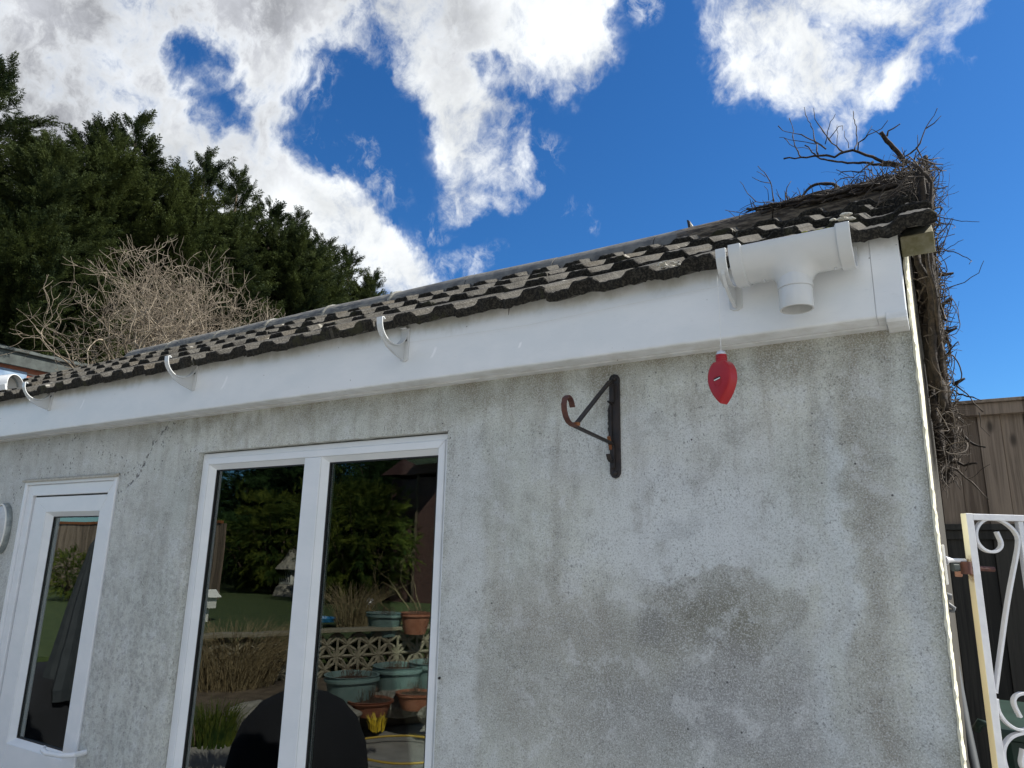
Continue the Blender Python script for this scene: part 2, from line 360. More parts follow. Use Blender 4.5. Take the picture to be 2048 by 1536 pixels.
def tile_material():
    m_, T = newmat('weathered_concrete_tile')
    n1 = T.noise(T.o, 11, 6, .65); n2 = T.noise(T.o, 170, 4, .75); n3 = T.noise(T.o, 2.3, 3, .5)
    col = T.mix(T.smooth(n1, .35, .65), (.066, .062, .053), (.104, .098, .084))
    col = T.mix(T.math('MULTIPLY', T.smooth(n3, .5, .68), .5), col, (.10, .082, .055))
    col = T.mix(T.math('MULTIPLY', T.smooth(n2, .50, .57), .6), col, (.03, .028, .025))
    col = T.mix(T.math('MULTIPLY', T.smooth(n2, .47, .38), .5), col, (.20, .19, .168))
    vl = T.vor(T.vmath('ADD', T.o, T.vmath('MULTIPLY', T.noise(T.o, 60, 3, .6, 0, 'Color'), (.02, .02, .02))), 16)
    col = T.mix(T.math('MULTIPLY', T.smooth(vl, .2, .1), T.smooth(n1, .5, .58)), col, (.34, .325, .28))
    # shade painted dark onto the blunt front ends, chosen by face direction
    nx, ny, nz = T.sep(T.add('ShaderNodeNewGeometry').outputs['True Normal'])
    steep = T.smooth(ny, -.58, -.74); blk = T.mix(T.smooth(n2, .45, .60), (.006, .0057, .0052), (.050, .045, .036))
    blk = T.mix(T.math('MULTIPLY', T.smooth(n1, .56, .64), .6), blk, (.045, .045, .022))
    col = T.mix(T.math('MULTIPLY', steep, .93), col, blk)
    T.put(T.bs.inputs['Base Color'], col); T.bs.inputs['Roughness'].default_value = .95; T.bs.inputs['Specular IOR Level'].default_value = .2
    bump(T, T.math('ADD', n2, T.math('MULTIPLY', n1, .8)), .5, .002)
    return m_

def paint_edge_material():
    m_, T = newmat('old_cream_masonry_paint'); n_ = T.noise(T.o, 40, 5, .65); x, y, z = T.sep(T.o)
    col = T.mix(T.smooth(n_, .4, .62), (.80, .75, .55), (.84, .81, .66))
    col = T.mix(T.math('MULTIPLY', T.smooth(T.noise(T.o, 90, 4, .6), .64, .74), .5), col, (.35, .33, .2))
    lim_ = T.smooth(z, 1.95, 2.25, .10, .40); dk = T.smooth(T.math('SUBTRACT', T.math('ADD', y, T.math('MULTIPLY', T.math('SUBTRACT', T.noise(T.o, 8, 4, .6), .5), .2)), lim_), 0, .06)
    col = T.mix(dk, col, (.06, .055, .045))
    T.put(T.bs.inputs['Base Color'], col); T.bs.inputs['Roughness'].default_value = .8; bump(T, n_, .6, .006)
    return m_

def wood_fence(name, a, b):
    m_, T = newmat(name); x, y, z = T.sep(T.o)
    bd = T.math('FLOOR', T.math('DIVIDE', x, .10)); wn_ = T.add('ShaderNodeTexWhiteNoise', noise_dimensions='1D'); T.put(wn_.inputs['W'], bd)
    off = T.vmath('ADD', T.o, T.comb(0, 0, T.math('MULTIPLY', wn_.outputs[0], 7)))
    g = T.noise(T.mapping(off, (26, 26, 1.0)), 2.2, 6, .65, .6)
    kn = T.vor(T.mapping(off, (7, 7, 3.2)), 1.0); ks = T.smooth(kn, .16, .03)
    g = T.math('ADD', g, T.math('MULTIPLY', T.math('SUBTRACT', wn_.outputs[0], .5), .3))
    col = T.mix(T.smooth(g, .3, .72), a, b); col = T.mix(T.math('MULTIPLY', ks, .8), col, tuple(c * .25 for c in a))
    T.put(T.bs.inputs['Base Color'], col); T.bs.inputs['Roughness'].default_value = .85; bump(T, g, .5, .004)
    return m_

def leaf_material(name, a, b, trans=.3, scale=1.2):
    m_, T = newmat(name)
    n_ = T.noise(T.o, scale, 4, .6); n2 = T.noise(T.o, scale * 9, 3, .6)
    col = T.mix(T.smooth(T.math('ADD', T.math('MULTIPLY', n_, .6), T.math('MULTIPLY', n2, .4)), .38, .62), a, b)
    T.put(T.bs.inputs['Base Color'], col); T.bs.inputs['Roughness'].default_value = .75; T.bs.inputs['Specular IOR Level'].default_value = .12
    tr = T.add('ShaderNodeBsdfTranslucent'); T.put(tr.inputs[0], T.mix(.5, col, b)); ms = T.add('ShaderNodeMixShader'); ms.inputs[0].default_value = trans
    T.l.new(T.bs.outputs[0], ms.inputs[1]); T.l.new(tr.outputs[0], ms.inputs[2]); T.l.new(ms.outputs[0], T.out.inputs[0])
    return m_

def glass_material():
    m_ = bpy.data.materials.new('window_glass'); m_.use_nodes = True; T = NT(m_.node_tree); T.n.clear()
    out = T.add('ShaderNodeOutputMaterial'); gl = T.add('ShaderNodeBsdfGlossy'); gl.inputs['Roughness'].default_value = .004
    tr = T.add('ShaderNodeBsdfTransparent'); tr.inputs[0].default_value = (.62, .66, .64, 1); fr = T.add('ShaderNodeFresnel'); fr.inputs[0].default_value = 1.52
    gl.inputs[0].default_value = (.95, 1, .97, 1)
    bp = T.add('ShaderNodeBump'); T.put(bp.inputs['Height'], T.noise(T.add('ShaderNodeTexCoord').outputs['Object'], 3.5, 2, .4)); bp.inputs['Strength'].default_value = .12; bp.inputs['Distance'].default_value = .003; T.l.new(bp.outputs[0], gl.inputs['Normal'])
    f = T.math('MULTIPLY', fr.outputs[0], 2.2, clamp=True)      # two panes of two surfaces each
    mx_ = T.add('ShaderNodeMixShader'); T.put(mx_.inputs[0], f); T.l.new(tr.outputs[0], mx_.inputs[1]); T.l.new(gl.outputs[0], mx_.inputs[2])
    T.l.new(mx_.outputs[0], out.inputs[0]); return m_

M = {}
M['wall'] = wall_material()
M['fascia'] = upvc_material('fascia_white_pvc', 1, [(450, 765, .006, .03, .55), (165, 808, .005, .026, .55), (868, 705, .005, .02, .5), (1040, 690, .004, .01, .4)])
M['pvc'] = upvc_material('window_white_pvc')
M['gutter'] = simple('white_gutter_plastic', (.62, .64, .64), (.66, .67, .665), 14, .22, 0)
M['gutter_grey'] = simple('scuffed_gutter_plastic', (.50, .52, .53), (.60, .62, .62), 60, .35, .1)
M['tile'] = tile_material()
M['ridge'] = simple('grey_ridge_concrete', (.085, .085, .085), (.19, .185, .17), 14, .85, .5, .004)
M['oldmortar'] = simple('weathered_ridge_mortar', (.16, .155, .13), (.36, .35, .30), 30, .95, .8, .006)
def ridge_mat():
    m_, T = newmat('ridge_tile_concrete'); x, y, z = T.sep(T.o); n_ = T.noise(T.o, 14, 5, .65); n2 = T.noise(T.mapping(T.o, (.6, 3, 3)), 30, 5, .65)
    col = T.mix(T.smooth(n_, .3, .7), (.085, .085, .085), (.19, .185, .17)); br = T.mix(T.smooth(n2, .4, .62), (.03, .022, .015), (.15, .12, .085))
    col = T.mix(T.smooth(T.math('ADD', x, T.math('MULTIPLY', T.math('SUBTRACT', n_, .5), .3)), -.80, -.70), col, br)
    col = T.mix(T.math('MULTIPLY', T.smooth(x, -1.9, -2.3), T.smooth(n2, .5, .6)), col, (.27, .25, .20))
    T.put(T.bs.inputs['Base Color'], col); T.bs.inputs['Roughness'].default_value = .9; bump(T, T.math('ADD', n_, n2), .6, .005); return m_
M['mortar'] = simple('pale_mortar', (.42, .40, .34), (.56, .54, .47), 60, .95, .8, .006)
M['cream'] = paint_edge_material()
M['creamwood'] = simple('lichened_cream_board', (.11, .10, .04), (.25, .235, .17), 22, .85, .4, .004)
M['iron'] = simple('rusty_black_iron', (.010, .009, .010), (.028, .019, .016), 40, .6, .5, .002)
M['rustred'] = simple('red_brown_rust', (.06, .022, .018), (.12, .045, .03), 50, .7, .5, .002)
M['rust'] = simple('orange_rust', (.16, .05, .018), (.30, .12, .04), 60, .8, .5, .002)
M['red'] = simple('red_moulded_plastic', (.36, .007, .012), (.43, .010, .016), 20, .38, .1)
M['silver'] = simple('worn_silver_cap', (.55, .56, .58), (.75, .75, .76), 60, .35, .2, metal=.6)
M['string'] = simple('white_string', (.7, .7, .68), (.8, .8, .78), 200, .8, 0)
M['white'] = simple('white_label', (.8, .8, .75), (.85, .85, .8), 20, .5, 0)
M['black'] = simple('black_rubber', (.006, .006, .007), (.012, .012, .013), 30, .5, 0)
M['hole'] = simple('dark_screw', (.05, .05, .055), (.12, .12, .12), 80, .4, 0, metal=.8)
M['glass'] = glass_material()
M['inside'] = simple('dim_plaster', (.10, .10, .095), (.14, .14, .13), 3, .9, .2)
M['gate'] = simple('white_gate_paint', (.66, .66, .68), (.74, .74, .75), 25, .4, .35, .002)
M['fence'] = wood_fence('weathered_fence_wood', (.12, .088, .062), (.29, .225, .165))
M['fenceshade'] = wood_fence('shaded_fence_wood', (.020, .019, .016), (.05, .046, .038))  # shade of the passage painted into the lower boards' colour
M['stem'] = simple('dead_ivy_stem', (.008, .006, .005), (.050, .036, .025), 60, .9, .7, .004)
M['twig'] = simple('dry_grey_twig', (.020, .015, .011), (.12, .096, .074), 22, .9, .4, .002)
M['palestem'] = simple('pale_branch_bark', (.10, .075, .052), (.31, .26, .19), 9, .8, .4, .003)
M['bark'] = simple('brown_bark', (.06, .045, .03), (.12, .09, .06), 12, .9, .8, .02)
M['conifer'] = leaf_material('cypress_foliage', (.008, .018, .008), (.062, .080, .022), .25, .9)
M['brick'] = None
M['blackcloth'] = simple('black_cover', (.006, .007, .010), (.010, .011, .015), 8, .9, .3, .01)
M['terracotta'] = simple('terracotta', (.24, .085, .045), (.33, .14, .085), 12, .8, .3)
M['pot'] = simple('grey_green_glazed_pot', (.15, .23, .22), (.21, .30, .285), 9, .35, .1)
M['soil'] = simple('potting_soil', (.05, .03, .02), (.12, .075, .05), 40, .95, .8, .01)
M['stone'] = simple('garden_stone', (.20, .19, .16), (.36, .34, .29), 14, .9, .7, .01)
M['blocks'] = simple('buff_concrete_block', (.20, .18, .125), (.30, .27, .20), 30, .9, .5, .004)
M['lawn'] = simple('mown_grass', (.035, .065, .015), (.085, .12, .035), 14, .9, .9, .03)
M['paving'] = simple('patio_paving', (.24, .23, .21), (.34, .33, .30), 5, .9, .4, .004)
M['earth'] = simple('garden_soil', (.08, .06, .04), (.17, .13, .09), 6, .95, .9, .02)
M['dry'] = simple('dry_grass', (.16, .12, .06), (.34, .27, .15), 20, .8, 0)
M['greenleaf'] = leaf_material('bright_shrub_leaf', (.03, .07, .02), (.17, .20, .035), .35, 2)
M['darkleaf'] = leaf_material('dark_shrub_leaf', (.018, .04, .015), (.05, .10, .03), .25, 2)
M['brownshed'] = simple('brown_shed_board', (.07, .035, .032), (.11, .055, .048), 6, .8, .4, stretch=(1, 1, 8))
M['moss'] = simple('yellow_green_moss', (.16, .17, .03), (.30, .29, .08), 80, .95, .8, .004)
M['lichen'] = simple('pale_dry_lichen', (.45, .43, .37), (.62, .60, .53), 90, .95, .8, .004)
M['greybar'] = simple('galvanised_grey', (.22, .25, .25), (.36, .39, .38), 30, .45, .3, metal=.4)
M['darkpipe'] = simple('dark_grey_plastic_pipe', (.025, .032, .038), (.04, .048, .055), 12, .75, .1)
M['slat'] = simple('ribbed_grey_slats', (.17, .18, .19), (.27, .28, .29), 30, .6, .2)
M['greenbin'] = simple('dark_green_plastic', (.006, .025, .018), (.010, .038, .027), 10, .5, .2)
M['bluefilm'] = simple('blue_window_glass', (.16, .24, .36), (.30, .40, .52), 9, .2, .1)
M['eave'] = simple('grey_green_eaves_board', (.030, .038, .036), (.07, .085, .08), 14, .7, .3)
M['yellow'] = simple('yellow_flowers', (.65, .45, .02), (.75, .55, .04), 20, .6, 0)
M['hose'] = simple('yellow_hose', (.5, .33, .05), (.55, .38, .08), 20, .5, 0)
M['copper'] = simple('pinkish_copper', (.50, .25, .17), (.62, .36, .26), 40, .5, 0)
M['blue'] = simple('blue_plastic', (.03, .20, .42), (.04, .25, .5), 20, .4, 0)
M['roofclear'] = simple('pale_corrugated_sheet', (.50, .62, .58), (.62, .72, .68), 8, .4, 0)

def cream_gate():
    m_, T = newmat('cream_gate_paint'); x, y, z = T.sep(T.o); n_ = T.noise(T.mapping(T.o, (4, 4, .6)), 14, 5, .6)
    col = T.mix(T.smooth(n_, .3, .7), (.80, .76, .56), (.84, .81, .66))  # cream tone, deeper lower down, with a rust band at the hinge
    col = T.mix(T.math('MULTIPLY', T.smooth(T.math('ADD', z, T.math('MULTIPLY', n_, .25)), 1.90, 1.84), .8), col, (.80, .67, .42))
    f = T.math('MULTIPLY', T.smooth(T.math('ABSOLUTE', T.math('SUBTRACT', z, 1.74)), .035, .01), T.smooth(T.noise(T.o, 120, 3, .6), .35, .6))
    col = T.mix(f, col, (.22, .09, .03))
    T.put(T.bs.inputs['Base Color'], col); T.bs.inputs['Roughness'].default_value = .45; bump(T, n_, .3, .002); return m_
M['gatecream'] = cream_gate()
def brick():
    m_, T = newmat('red_brick_wall'); br = T.add('ShaderNodeTexBrick'); T.put(br.inputs['Vector'], T.mapping(T.o, (1, 1, 1), (PI / 2, 0, PI / 2)))
    br.inputs['Scale'].default_value = 1; br.inputs['Brick Width'].default_value = .225; br.inputs['Row Height'].default_value = .075; br.inputs['Mortar Size'].default_value = .006
    br.inputs['Color1'].default_value = (.22, .07, .045, 1); br.inputs['Color2'].default_value = (.34, .13, .08, 1); br.inputs['Mortar'].default_value = (.35, .32, .28, 1)
    T.put(T.bs.inputs['Base Color'], T.mix(T.math('MULTIPLY', T.smooth(T.noise(T.o, 12, 5, .7), .4, .7), .5), br.outputs[0], (.07, .05, .04))); T.bs.inputs['Roughness'].default_value = .9; return m_
M['brick'] = brick()

# ------------------------------------------------------------------ ground
def terrain():
    mb = MB(); xs = list(np.concatenate([np.linspace(-400, -30, 8)[:-1], np.arange(-30, 6, .6), np.linspace(6, 400, 8)])); ys = list(np.concatenate([np.linspace(-400, -30, 8)[:-1], np.arange(-30, 12, .6), np.linspace(12, 400, 8)]))
    for yy in ys:
        for xx in xs: mb.v.append((xx, yy, 0))
    n = len(xs)
    for j in range(len(ys) - 1):
        for i in range(n - 1): mb.face([j * n + i, j * n + i + 1, (j + 1) * n + i + 1, (j + 1) * n + i])
    o = mb.build('ground', M['paving']); o['kind'] = 'structure'; o['label'] = 'ground around the outbuilding'
terrain()
WA = Vector((-8.0, -3.0)); WB = Vector((-5.7, -8.4))           # foot line of the screen wall
wd_ = (WB - WA).normalized(); wn_ = Vector((wd_.y, -wd_.x))     # wn_ points up the garden (-X)
if wn_.x > 0: wn_ = -wn_
lw = MB()
pl = [WA - wd_ * 1.5, WB + wd_ * 6, WB + wd_ * 6 + wn_ * 22 + Vector((0, -6)), WA + wn_ * 24 + Vector((0, 1)), WA - wd_ * 1.5 + wn_ * .6]
lw.prism([(p.x + wn_.x * .12, p.y + wn_.y * .12) for p in pl], .004, .6, 2); o = lw.build('lawn', M['lawn']); o['kind'] = 'structure'; o['label'] = 'raised lawn behind the screen wall'
bd = MB(); rb = [(WA - wd_ * .3 - wn_ * .05), (WB + wd_ * .5 - wn_ * .05), (WB - wn_ * 2.6 + wd_ * .2), (WA - wn_ * 1.6 + Vector((.2, .2)))]
bd.prism([(p.x, p.y) for p in rb], .004, .2, 2); o = bd.build('flower_bed', M['earth'], bevel=.05); o['kind'] = 'structure'; o['label'] = 'soil bed in front of the screen wall'

# ------------------------------------------------------------------ the outbuilding
XL = -7.3; ZE = 2.434; YE = -.14; PH = math.radians(28.5); G = .32
house = thing('outbuilding', 'grey rendered outbuilding with tiled roof, white fascia, window and door', 'outbuilding')
OPEN = [(-2.43, -1.24, .82, 2.11), (-3.712, -2.945, 0.0, 2.05)]
def front_wall():
    xs = sorted(set([round(v, 4) for v in np.linspace(XL, -4.3, 12)] + [round(v, 4) for v in np.arange(-4.28, -.02, .02)] + [-.012, -.006, -.001] + [o_[0] for o_ in OPEN] + [o_[1] for o_ in OPEN]))
    zs = sorted(set([0.0, .3, .6] + [round(v, 4) for v in np.arange(.8, 2.26, .02)] + [2.27] + [o_[2] for o_ in OPEN] + [o_[3] for o_ in OPEN]))
    mb = MB(); idx = {}
    def edge(xx, zz):
        for a, b, c, d in OPEN:
            if a - 1e-4 <= xx <= b + 1e-4 and c - 1e-4 <= zz <= d + 1e-4: return True
        return False
    for i, xx in enumerate(xs):
        for j, zz in enumerate(zs):
            yy = .0016 * noise.noise((xx * 3, 0, zz * 3)) + .0010 * noise.noise((xx * 14, 3, zz * 14)); dx = dz = 0
            if xx > -.02: dx = .0022 * noise.noise((zz * 60, 0, 5)) + .0025 * noise.noise((zz * 14, 0, 9))
            if xx > -.002: yy += .003
            if edge(xx, zz):
                dx = .0018 * noise.noise((zz * 30, xx * 2, 1)); dz = .003 * noise.noise((xx * 25, zz, 4)); yy += .002
            idx[i, j] = len(mb.v); mb.v.append((xx + dx, yy, zz + dz))
    hole = lambda a, b: any(o_[0] < a < o_[1] and o_[2] < b < o_[3] for o_ in OPEN)
    bnd = []
    for i in range(len(xs) - 1):
        for j in range(len(zs) - 1):
            if hole((xs[i] + xs[i + 1]) / 2, (zs[j] + zs[j + 1]) / 2): continue
            mb.face([idx[i, j], idx[i + 1, j], idx[i + 1, j + 1], idx[i, j + 1]])
            for (di, dj, e) in ((1, 0, ((i + 1, j), (i + 1, j + 1))), (-1, 0, ((i, j), (i, j + 1))), (0, 1, ((i, j + 1), (i + 1, j + 1))), (0, -1, ((i, j), (i + 1, j)))):
                ii, jj = i + di, j + dj
                if 0 <= ii < len(xs) - 1 and 0 <= jj < len(zs) - 1 and hole((xs[ii] + xs[ii + 1]) / 2, (zs[jj] + zs[jj + 1]) / 2): bnd.append(e)
    back = {}
    for a, b in bnd:
        for q in (a, b):
            if q not in back:
                v = mb.v[idx[q]]; back[q] = len(mb.v); mb.v.append((v[0], .11, v[2]))
        mb.face([idx[a], idx[b], back[b], back[a]])
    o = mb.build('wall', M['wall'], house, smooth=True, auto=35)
    return o
front_wall()
# side wall with its cream paint, ragged where it meets the front render
YB = 1.86; ZR = 2.98
mb = MB(); zs = np.arange(0, 2.44, .008); b = 0
for zz in zs:
    j = .006 * noise.noise((zz * 40, 2, 1)) + .005 * noise.noise((zz * 9, 5, 1)); j2 = .0035 * noise.noise((zz * 70, 8, 1))
    up = zz > 2.25
    mb.v += [(-.0045 + j * .5, -.0012 + abs(j2) * .3, zz), (-.0005 + j2, -.004 + (j2 if not up else 0), zz), (.0025 + j2, .004, zz), (.002, .25, zz), (.002, .93, zz), (.002, YB, zz)]
n = 6
for i in range(len(zs) - 1):
    for k in range(n - 1): mb.face([i * n + k, i * n + k + 1, (i + 1) * n + k + 1, (i + 1) * n + k])
t = (len(zs) - 1) * n; mb.v += [(.002, .90, 2.93)]; g_ = len(mb.v) - 1
mb.face([t + 2, t + 3, g_]); mb.face([t + 3, t + 4, g_]); mb.face([t + 4, t + 5, g_])
mb.build('side_wall', M['cream'], house)
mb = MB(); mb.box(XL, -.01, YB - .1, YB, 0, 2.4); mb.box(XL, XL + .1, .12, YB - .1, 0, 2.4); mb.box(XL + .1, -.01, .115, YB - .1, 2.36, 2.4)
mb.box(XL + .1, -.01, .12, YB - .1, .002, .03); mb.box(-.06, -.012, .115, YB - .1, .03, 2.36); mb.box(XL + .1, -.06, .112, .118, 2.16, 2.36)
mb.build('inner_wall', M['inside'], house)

# fascia, soffit and end cap
fz0, fz1 = 2.2525, 2.435; yf = -.087
mb = MB(); rr = .006
prof = [(yf, fz1), (yf, fz0 + rr)] + [(yf + rr - rr * math.cos(a), fz0 + rr - rr * math.sin(a)) for a in (.4, .8, 1.2)] + [(yf + rr, fz0), (-.032, fz0), (-.032, fz0 + .007), (yf + .011, fz0 + .007), (yf + .011, fz1)]
mb.prism(prof, XL, -.0635, 0); fas = mb.build('fascia', M['fascia'], house, smooth=True, auto=50)
mb = MB(); mb.box(XL, -.048, -.0295, .002, 2.2495, 2.2585); mb.build('soffit', M['fascia'], house, bevel=.001)
mb = MB(); prof2 = [(p[0] - (.002 if p[0] < -.08 else 0), p[1] - (.0015 if p[1] < 2.26 else 0)) for p in prof]
mb.prism(prof2, -.0630, -.0085, 0)
mb.prism([(yf - .0035, 2.262), (yf - .0035, 2.246), (yf + .002, 2.240), (-.001, 2.240), (-.001, 2.2475), (-.02, 2.2475)], -.046, -.0065, 0)
mb.prism([(yf - .0018, fz1 - .001), (yf - .0018, 2.262), (-.004, 2.262), (-.004, fz1 - .001)], -.0125, -.0075, 0)
mb.build('fascia_end_cap', M['fascia'], house, bevel=.0015)
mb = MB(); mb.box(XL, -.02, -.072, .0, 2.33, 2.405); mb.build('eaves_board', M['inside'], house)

# roof tiles
def roll(u):
    """height of the tile surface over one 150 mm repeat"""
    u = u % .15
    if u < .050: return 0
    if u < .075: k = (u - .050) / .025; return .0165 * (3 * k * k - 2 * k ** 3)
    if u < .130: return .0165
    if u < .145: k = (u - .130) / .015; return .0165 * (1 - k)
    return 0
def tiles(side=1):
    mb = MB(); c, s = math.cos(PH), math.sin(PH); x_end = .066
    step = .0075; nT = int((x_end - XL) / .3) + 1
    for k in range(4):
        for t_ in range(nT):
            xr = x_end - t_ * .3; jz = random.uniform(-.0025, .0025); jy = random.uniform(-.006, .006); tl = random.uniform(-.004, .004)
            if side > 0 and xr < -6: pass
            rag = random.random()
            us = np.arange(0, .3001, step) if (side > 0 and xr > -5.4) else np.arange(0, .3001, .025)
            L = G + .06 if k < 3 else G * .62
            th = .024 if k == 0 else .022
            rows = []
            bev = [(.0, -th, 1), (.0, -.005, 0), (.004, 0, 0), (L * .4, 0, 0), (L, 0, 0)]
            for bi, (dd, hh, under) in enumerate(bev):
                row = []
                for u in us:
                    xx = xr - u; uu = (x_end - xx) + .012
                    h = roll(.15 - (uu % .15) if True else uu)
                    if under:
                        h = .004 * (h / .0165)
                        if xx > .0: h = .012
                    nz = noise.noise((xx * 35, k * 7.3, bi * .4)) * .0030 + noise.noise((xx * 110, k * 3.1, bi)) * .0030
                    ny = noise.noise((xx * 28, k * 5.1 + 3, 0)) * .006 + noise.noise((xx * 90, k * 5.1, 8)) * .005
                    if under and k == 0: nz *= 1.8
                    d = k * G + dd + (jy + ny if bi < 3 else 0)
                    base = -.0205 * (dd / G) + hh + h + nz + jz + tl * u / .3      # tail sits on the tile below
                    row.append(len(mb.v)); Y = YE + d * c - base * s; Zz = ZE + d * s + base * c
                    if side < 0: Y = 2 * .93 - Y
                    mb.v.append((xx, Y, Zz))
                rows.append(row)
            for a in range(len(rows) - 1):
                for i in range(len(us) - 1): mb.face([rows[a][i], rows[a][i + 1], rows[a + 1][i + 1], rows[a + 1][i]])
            # underside and ends
            bl = []
            for i in (0, len(us) - 1):
                v = mb.v[rows[-1][i]]; bl.append(len(mb.v)); mb.v.append((v[0], v[1] + .008 * side, v[2] - th))
            mb.face([rows[0][j] for j in range(0, len(us))] + [bl[1], bl[0]])
            mb.face([rows[r_][0] for r_ in range(5)] + [bl[0]]); mb.face([rows[r_][-1] for r_ in range(5)][::-1] + [bl[1]])
    return mb
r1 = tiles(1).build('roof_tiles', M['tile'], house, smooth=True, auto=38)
r2 = tiles(-1).build('rear_roof_tiles', M['tile'], house)
# felt / battens under the tiles so no light leaks through, and the verge undercloak with its board
mb = MB(); c, s = math.cos(PH), math.sin(PH)
def slope_slab(mb, x0, x1, d0, d1, h0, h1):
    pts = []
    for d, h in ((d0, h0), (d1, h0), (d1, h1), (d0, h1)): pts.append((YE + d * c - h * s, ZE + d * s + h * c))
    mb.prism(pts, x0, x1, 0)
slope_slab(mb, XL, -.0, .06, 1.21, -.042, -.030); mb.build('roofing_felt', M['black'], house)
mb = MB(); slope_slab(mb, -.0035, .058, .038, 1.21, -.078, -.034)
mb.build('verge_board', M['creamwood'], house, bevel=.002)
# ridge: half-round tiles with mortar joints
ry, rz_ = YE + 1.205 * c, ZE + 1.205 * s - .070
XRE = at(228, 700, 1, ry).x          # the ridge tiles stop short of the left end
mb = MB(); x = .04; i = 0
while x - .455 > XRE:
    L = .455; sag = .012 * noise.noise((x * 1.3, 4, 2)); r0 = .108 + random.uniform(-.002, .002)
    pts = []; A = np.linspace(-.25, PI + .25, 15)
    b = len(mb.v); dz = sag + random.uniform(-.003, .003); dz2 = .012 * noise.noise(((x - L) * 1.3, 4, 2))
    for xx, rad, dd in ((x, r0 - .014, dz), (x, r0, dz), (x - L / 2, r0 - .001, (dz + dz2) / 2), (x - L + .004, r0 - .002, dz2), (x - L + .004, r0 - .014, dz2)):
        for a in A: mb.v.append((xx, ry + rad * math.cos(a) * 1.1, rz_ + rad * math.sin(a) * .92 + dd))
    for q in range(4):
        for a in range(14): mb.face([b + q * 15 + a, b + q * 15 + a + 1, b + (q + 1) * 15 + a + 1, b + (q + 1) * 15 + a])
    x -= L
rd = mb.build('ridge', ridge_mat(), house, smooth=True, auto=50)
mb = MB(); x = .04 - .455 * 5
while x > XRE + .62:
    mb.v_off = len(mb.v); A = np.linspace(-.2, PI + .2, 20); b = len(mb.v); sg = .012 * noise.noise((x * 1.3, 4, 2))
    for xx in (x - .012, x - .004, x + .004, x + .012):
        for a in A:
            rad = .108 + (.0025 if abs(xx - x) < .006 else -.003) + .003 * noise.noise((a * 5, x * 9, xx * 90))
            mb.v.append((xx + .006 * noise.noise((a * 3, x, 3)), ry + rad * math.cos(a) * 1.1, rz_ + rad * math.sin(a) * .92 + sg))
    for q in range(3):
        for a in range(19): mb.face([b + q * 20 + a, b + q * 20 + a + 1, b + (q + 1) * 20 + a + 1, b + (q + 1) * 20 + a])
    x -= .455
o = mb.build('ridge_mortar', M['oldmortar'], house, smooth=True); o['kind'] = 'stuff'
# stub of flashing and mortar standing up on the ridge
p = at(1386, 462, 1, ry - .03)
mb = MB(); mb.prism([(p.x - .018, p.z + .045), (p.x - .006, p.z + .038), (p.x + .002, p.z - .02), (p.x - .008, p.z - .03)], ry - .05, ry - .03, 1); mb.build('lead_flap', M['black'], house, bevel=.001)
mb = MB(); mb.prism([(p.x - .006, p.z + .036), (p.x + .004, p.z + .014), (p.x + .03, p.z + .012), (p.x + .05, p.z + .014), (p.x + .028, p.z + .002), (p.x + .012, p.z - .012), (p.x + .006, p.z - .03), (p.x + .001, p.z - .02)], ry - .046, ry + .03, 1)
mb.build('mortar_fillet', M['lichen'], house, bevel=.002)

# window
def pane(x0, x1, z0, z1, y, parent, name='pane'):
    mb = MB(); mb.box(x0, x1, y, y + .005, z0, z1); return mb.build(name, M['glass'], parent)
win = empty('window'); win.parent = house; win['label'] = 'wide two-pane white window'
mb = MB(); X0, X1, Z0, Z1 = -2.428, -1.242, .835, 2.106
mb.ring(X0, X1, Z0, Z1, .020, .024, .085); mb.ring(X0 + .020, X1 - .020, Z0 + .02, Z1 - .02, .024, .0185, .085)
mb.box(-1.862, -1.784, .0185, .085, Z0 + .0445, Z1 - .0445)
fr = mb.build('frame', M['pvc'], win, bevel=.0025)
for a, b_ in ((X0 + .0445, -1.8625), (-1.7835, X1 - .0445)):
    mb = MB(); w_ = .017
    # sloping glazing bead
    o4 = [(a, Z0 + .0445), (b_, Z0 + .0445), (b_, Z1 - .0445), (a, Z1 - .0445)]; i4 = [(a + w_, Z0 + .0445 + w_), (b_ - w_, Z0 + .0445 + w_), (b_ - w_, Z1 - .0445 - w_), (a + w_, Z1 - .0445 - w_)]
    b = len(mb.v); mb.v += [(q[0], .0225, q[1]) for q in o4] + [(q[0], .044, q[1]) for q in i4] + [(q[0], .054, q[1]) for q in i4]
    for q in range(4):
        qq = (q + 1) % 4; mb.face([b + q, b + qq, b + 4 + qq, b + 4 + q]); mb.face([b + 4 + q, b + 4 + qq, b + 8 + qq, b + 8 + q])
    mb.build('glazing_bead', M['pvc'], win)
    mb = MB(); mb.ring(a + w_ - .004, b_ - w_ + .004, Z0 + .0445 + w_ - .004, Z1 - .0445 - w_ + .004, .008, .0442, .051, 0); mb.ring(a + w_ - .002, b_ - w_ + .002, Z0 + .0445 + w_ - .002, Z1 - .0445 - w_ + .002, .011, .0565, .066, 0)
    mb.build('gasket', M['black'], win)
    pane(a + w_ - .003, b_ - w_ + .003, Z0 + .0445 + w_ - .003, Z1 - .0445 - w_ + .003, .051, win)
mb = MB(); mb.box(X0 - .03, X1 + .03, -.05, .10, .79, .832); mb.build('sill', M['pvc'], win, bevel=.005)
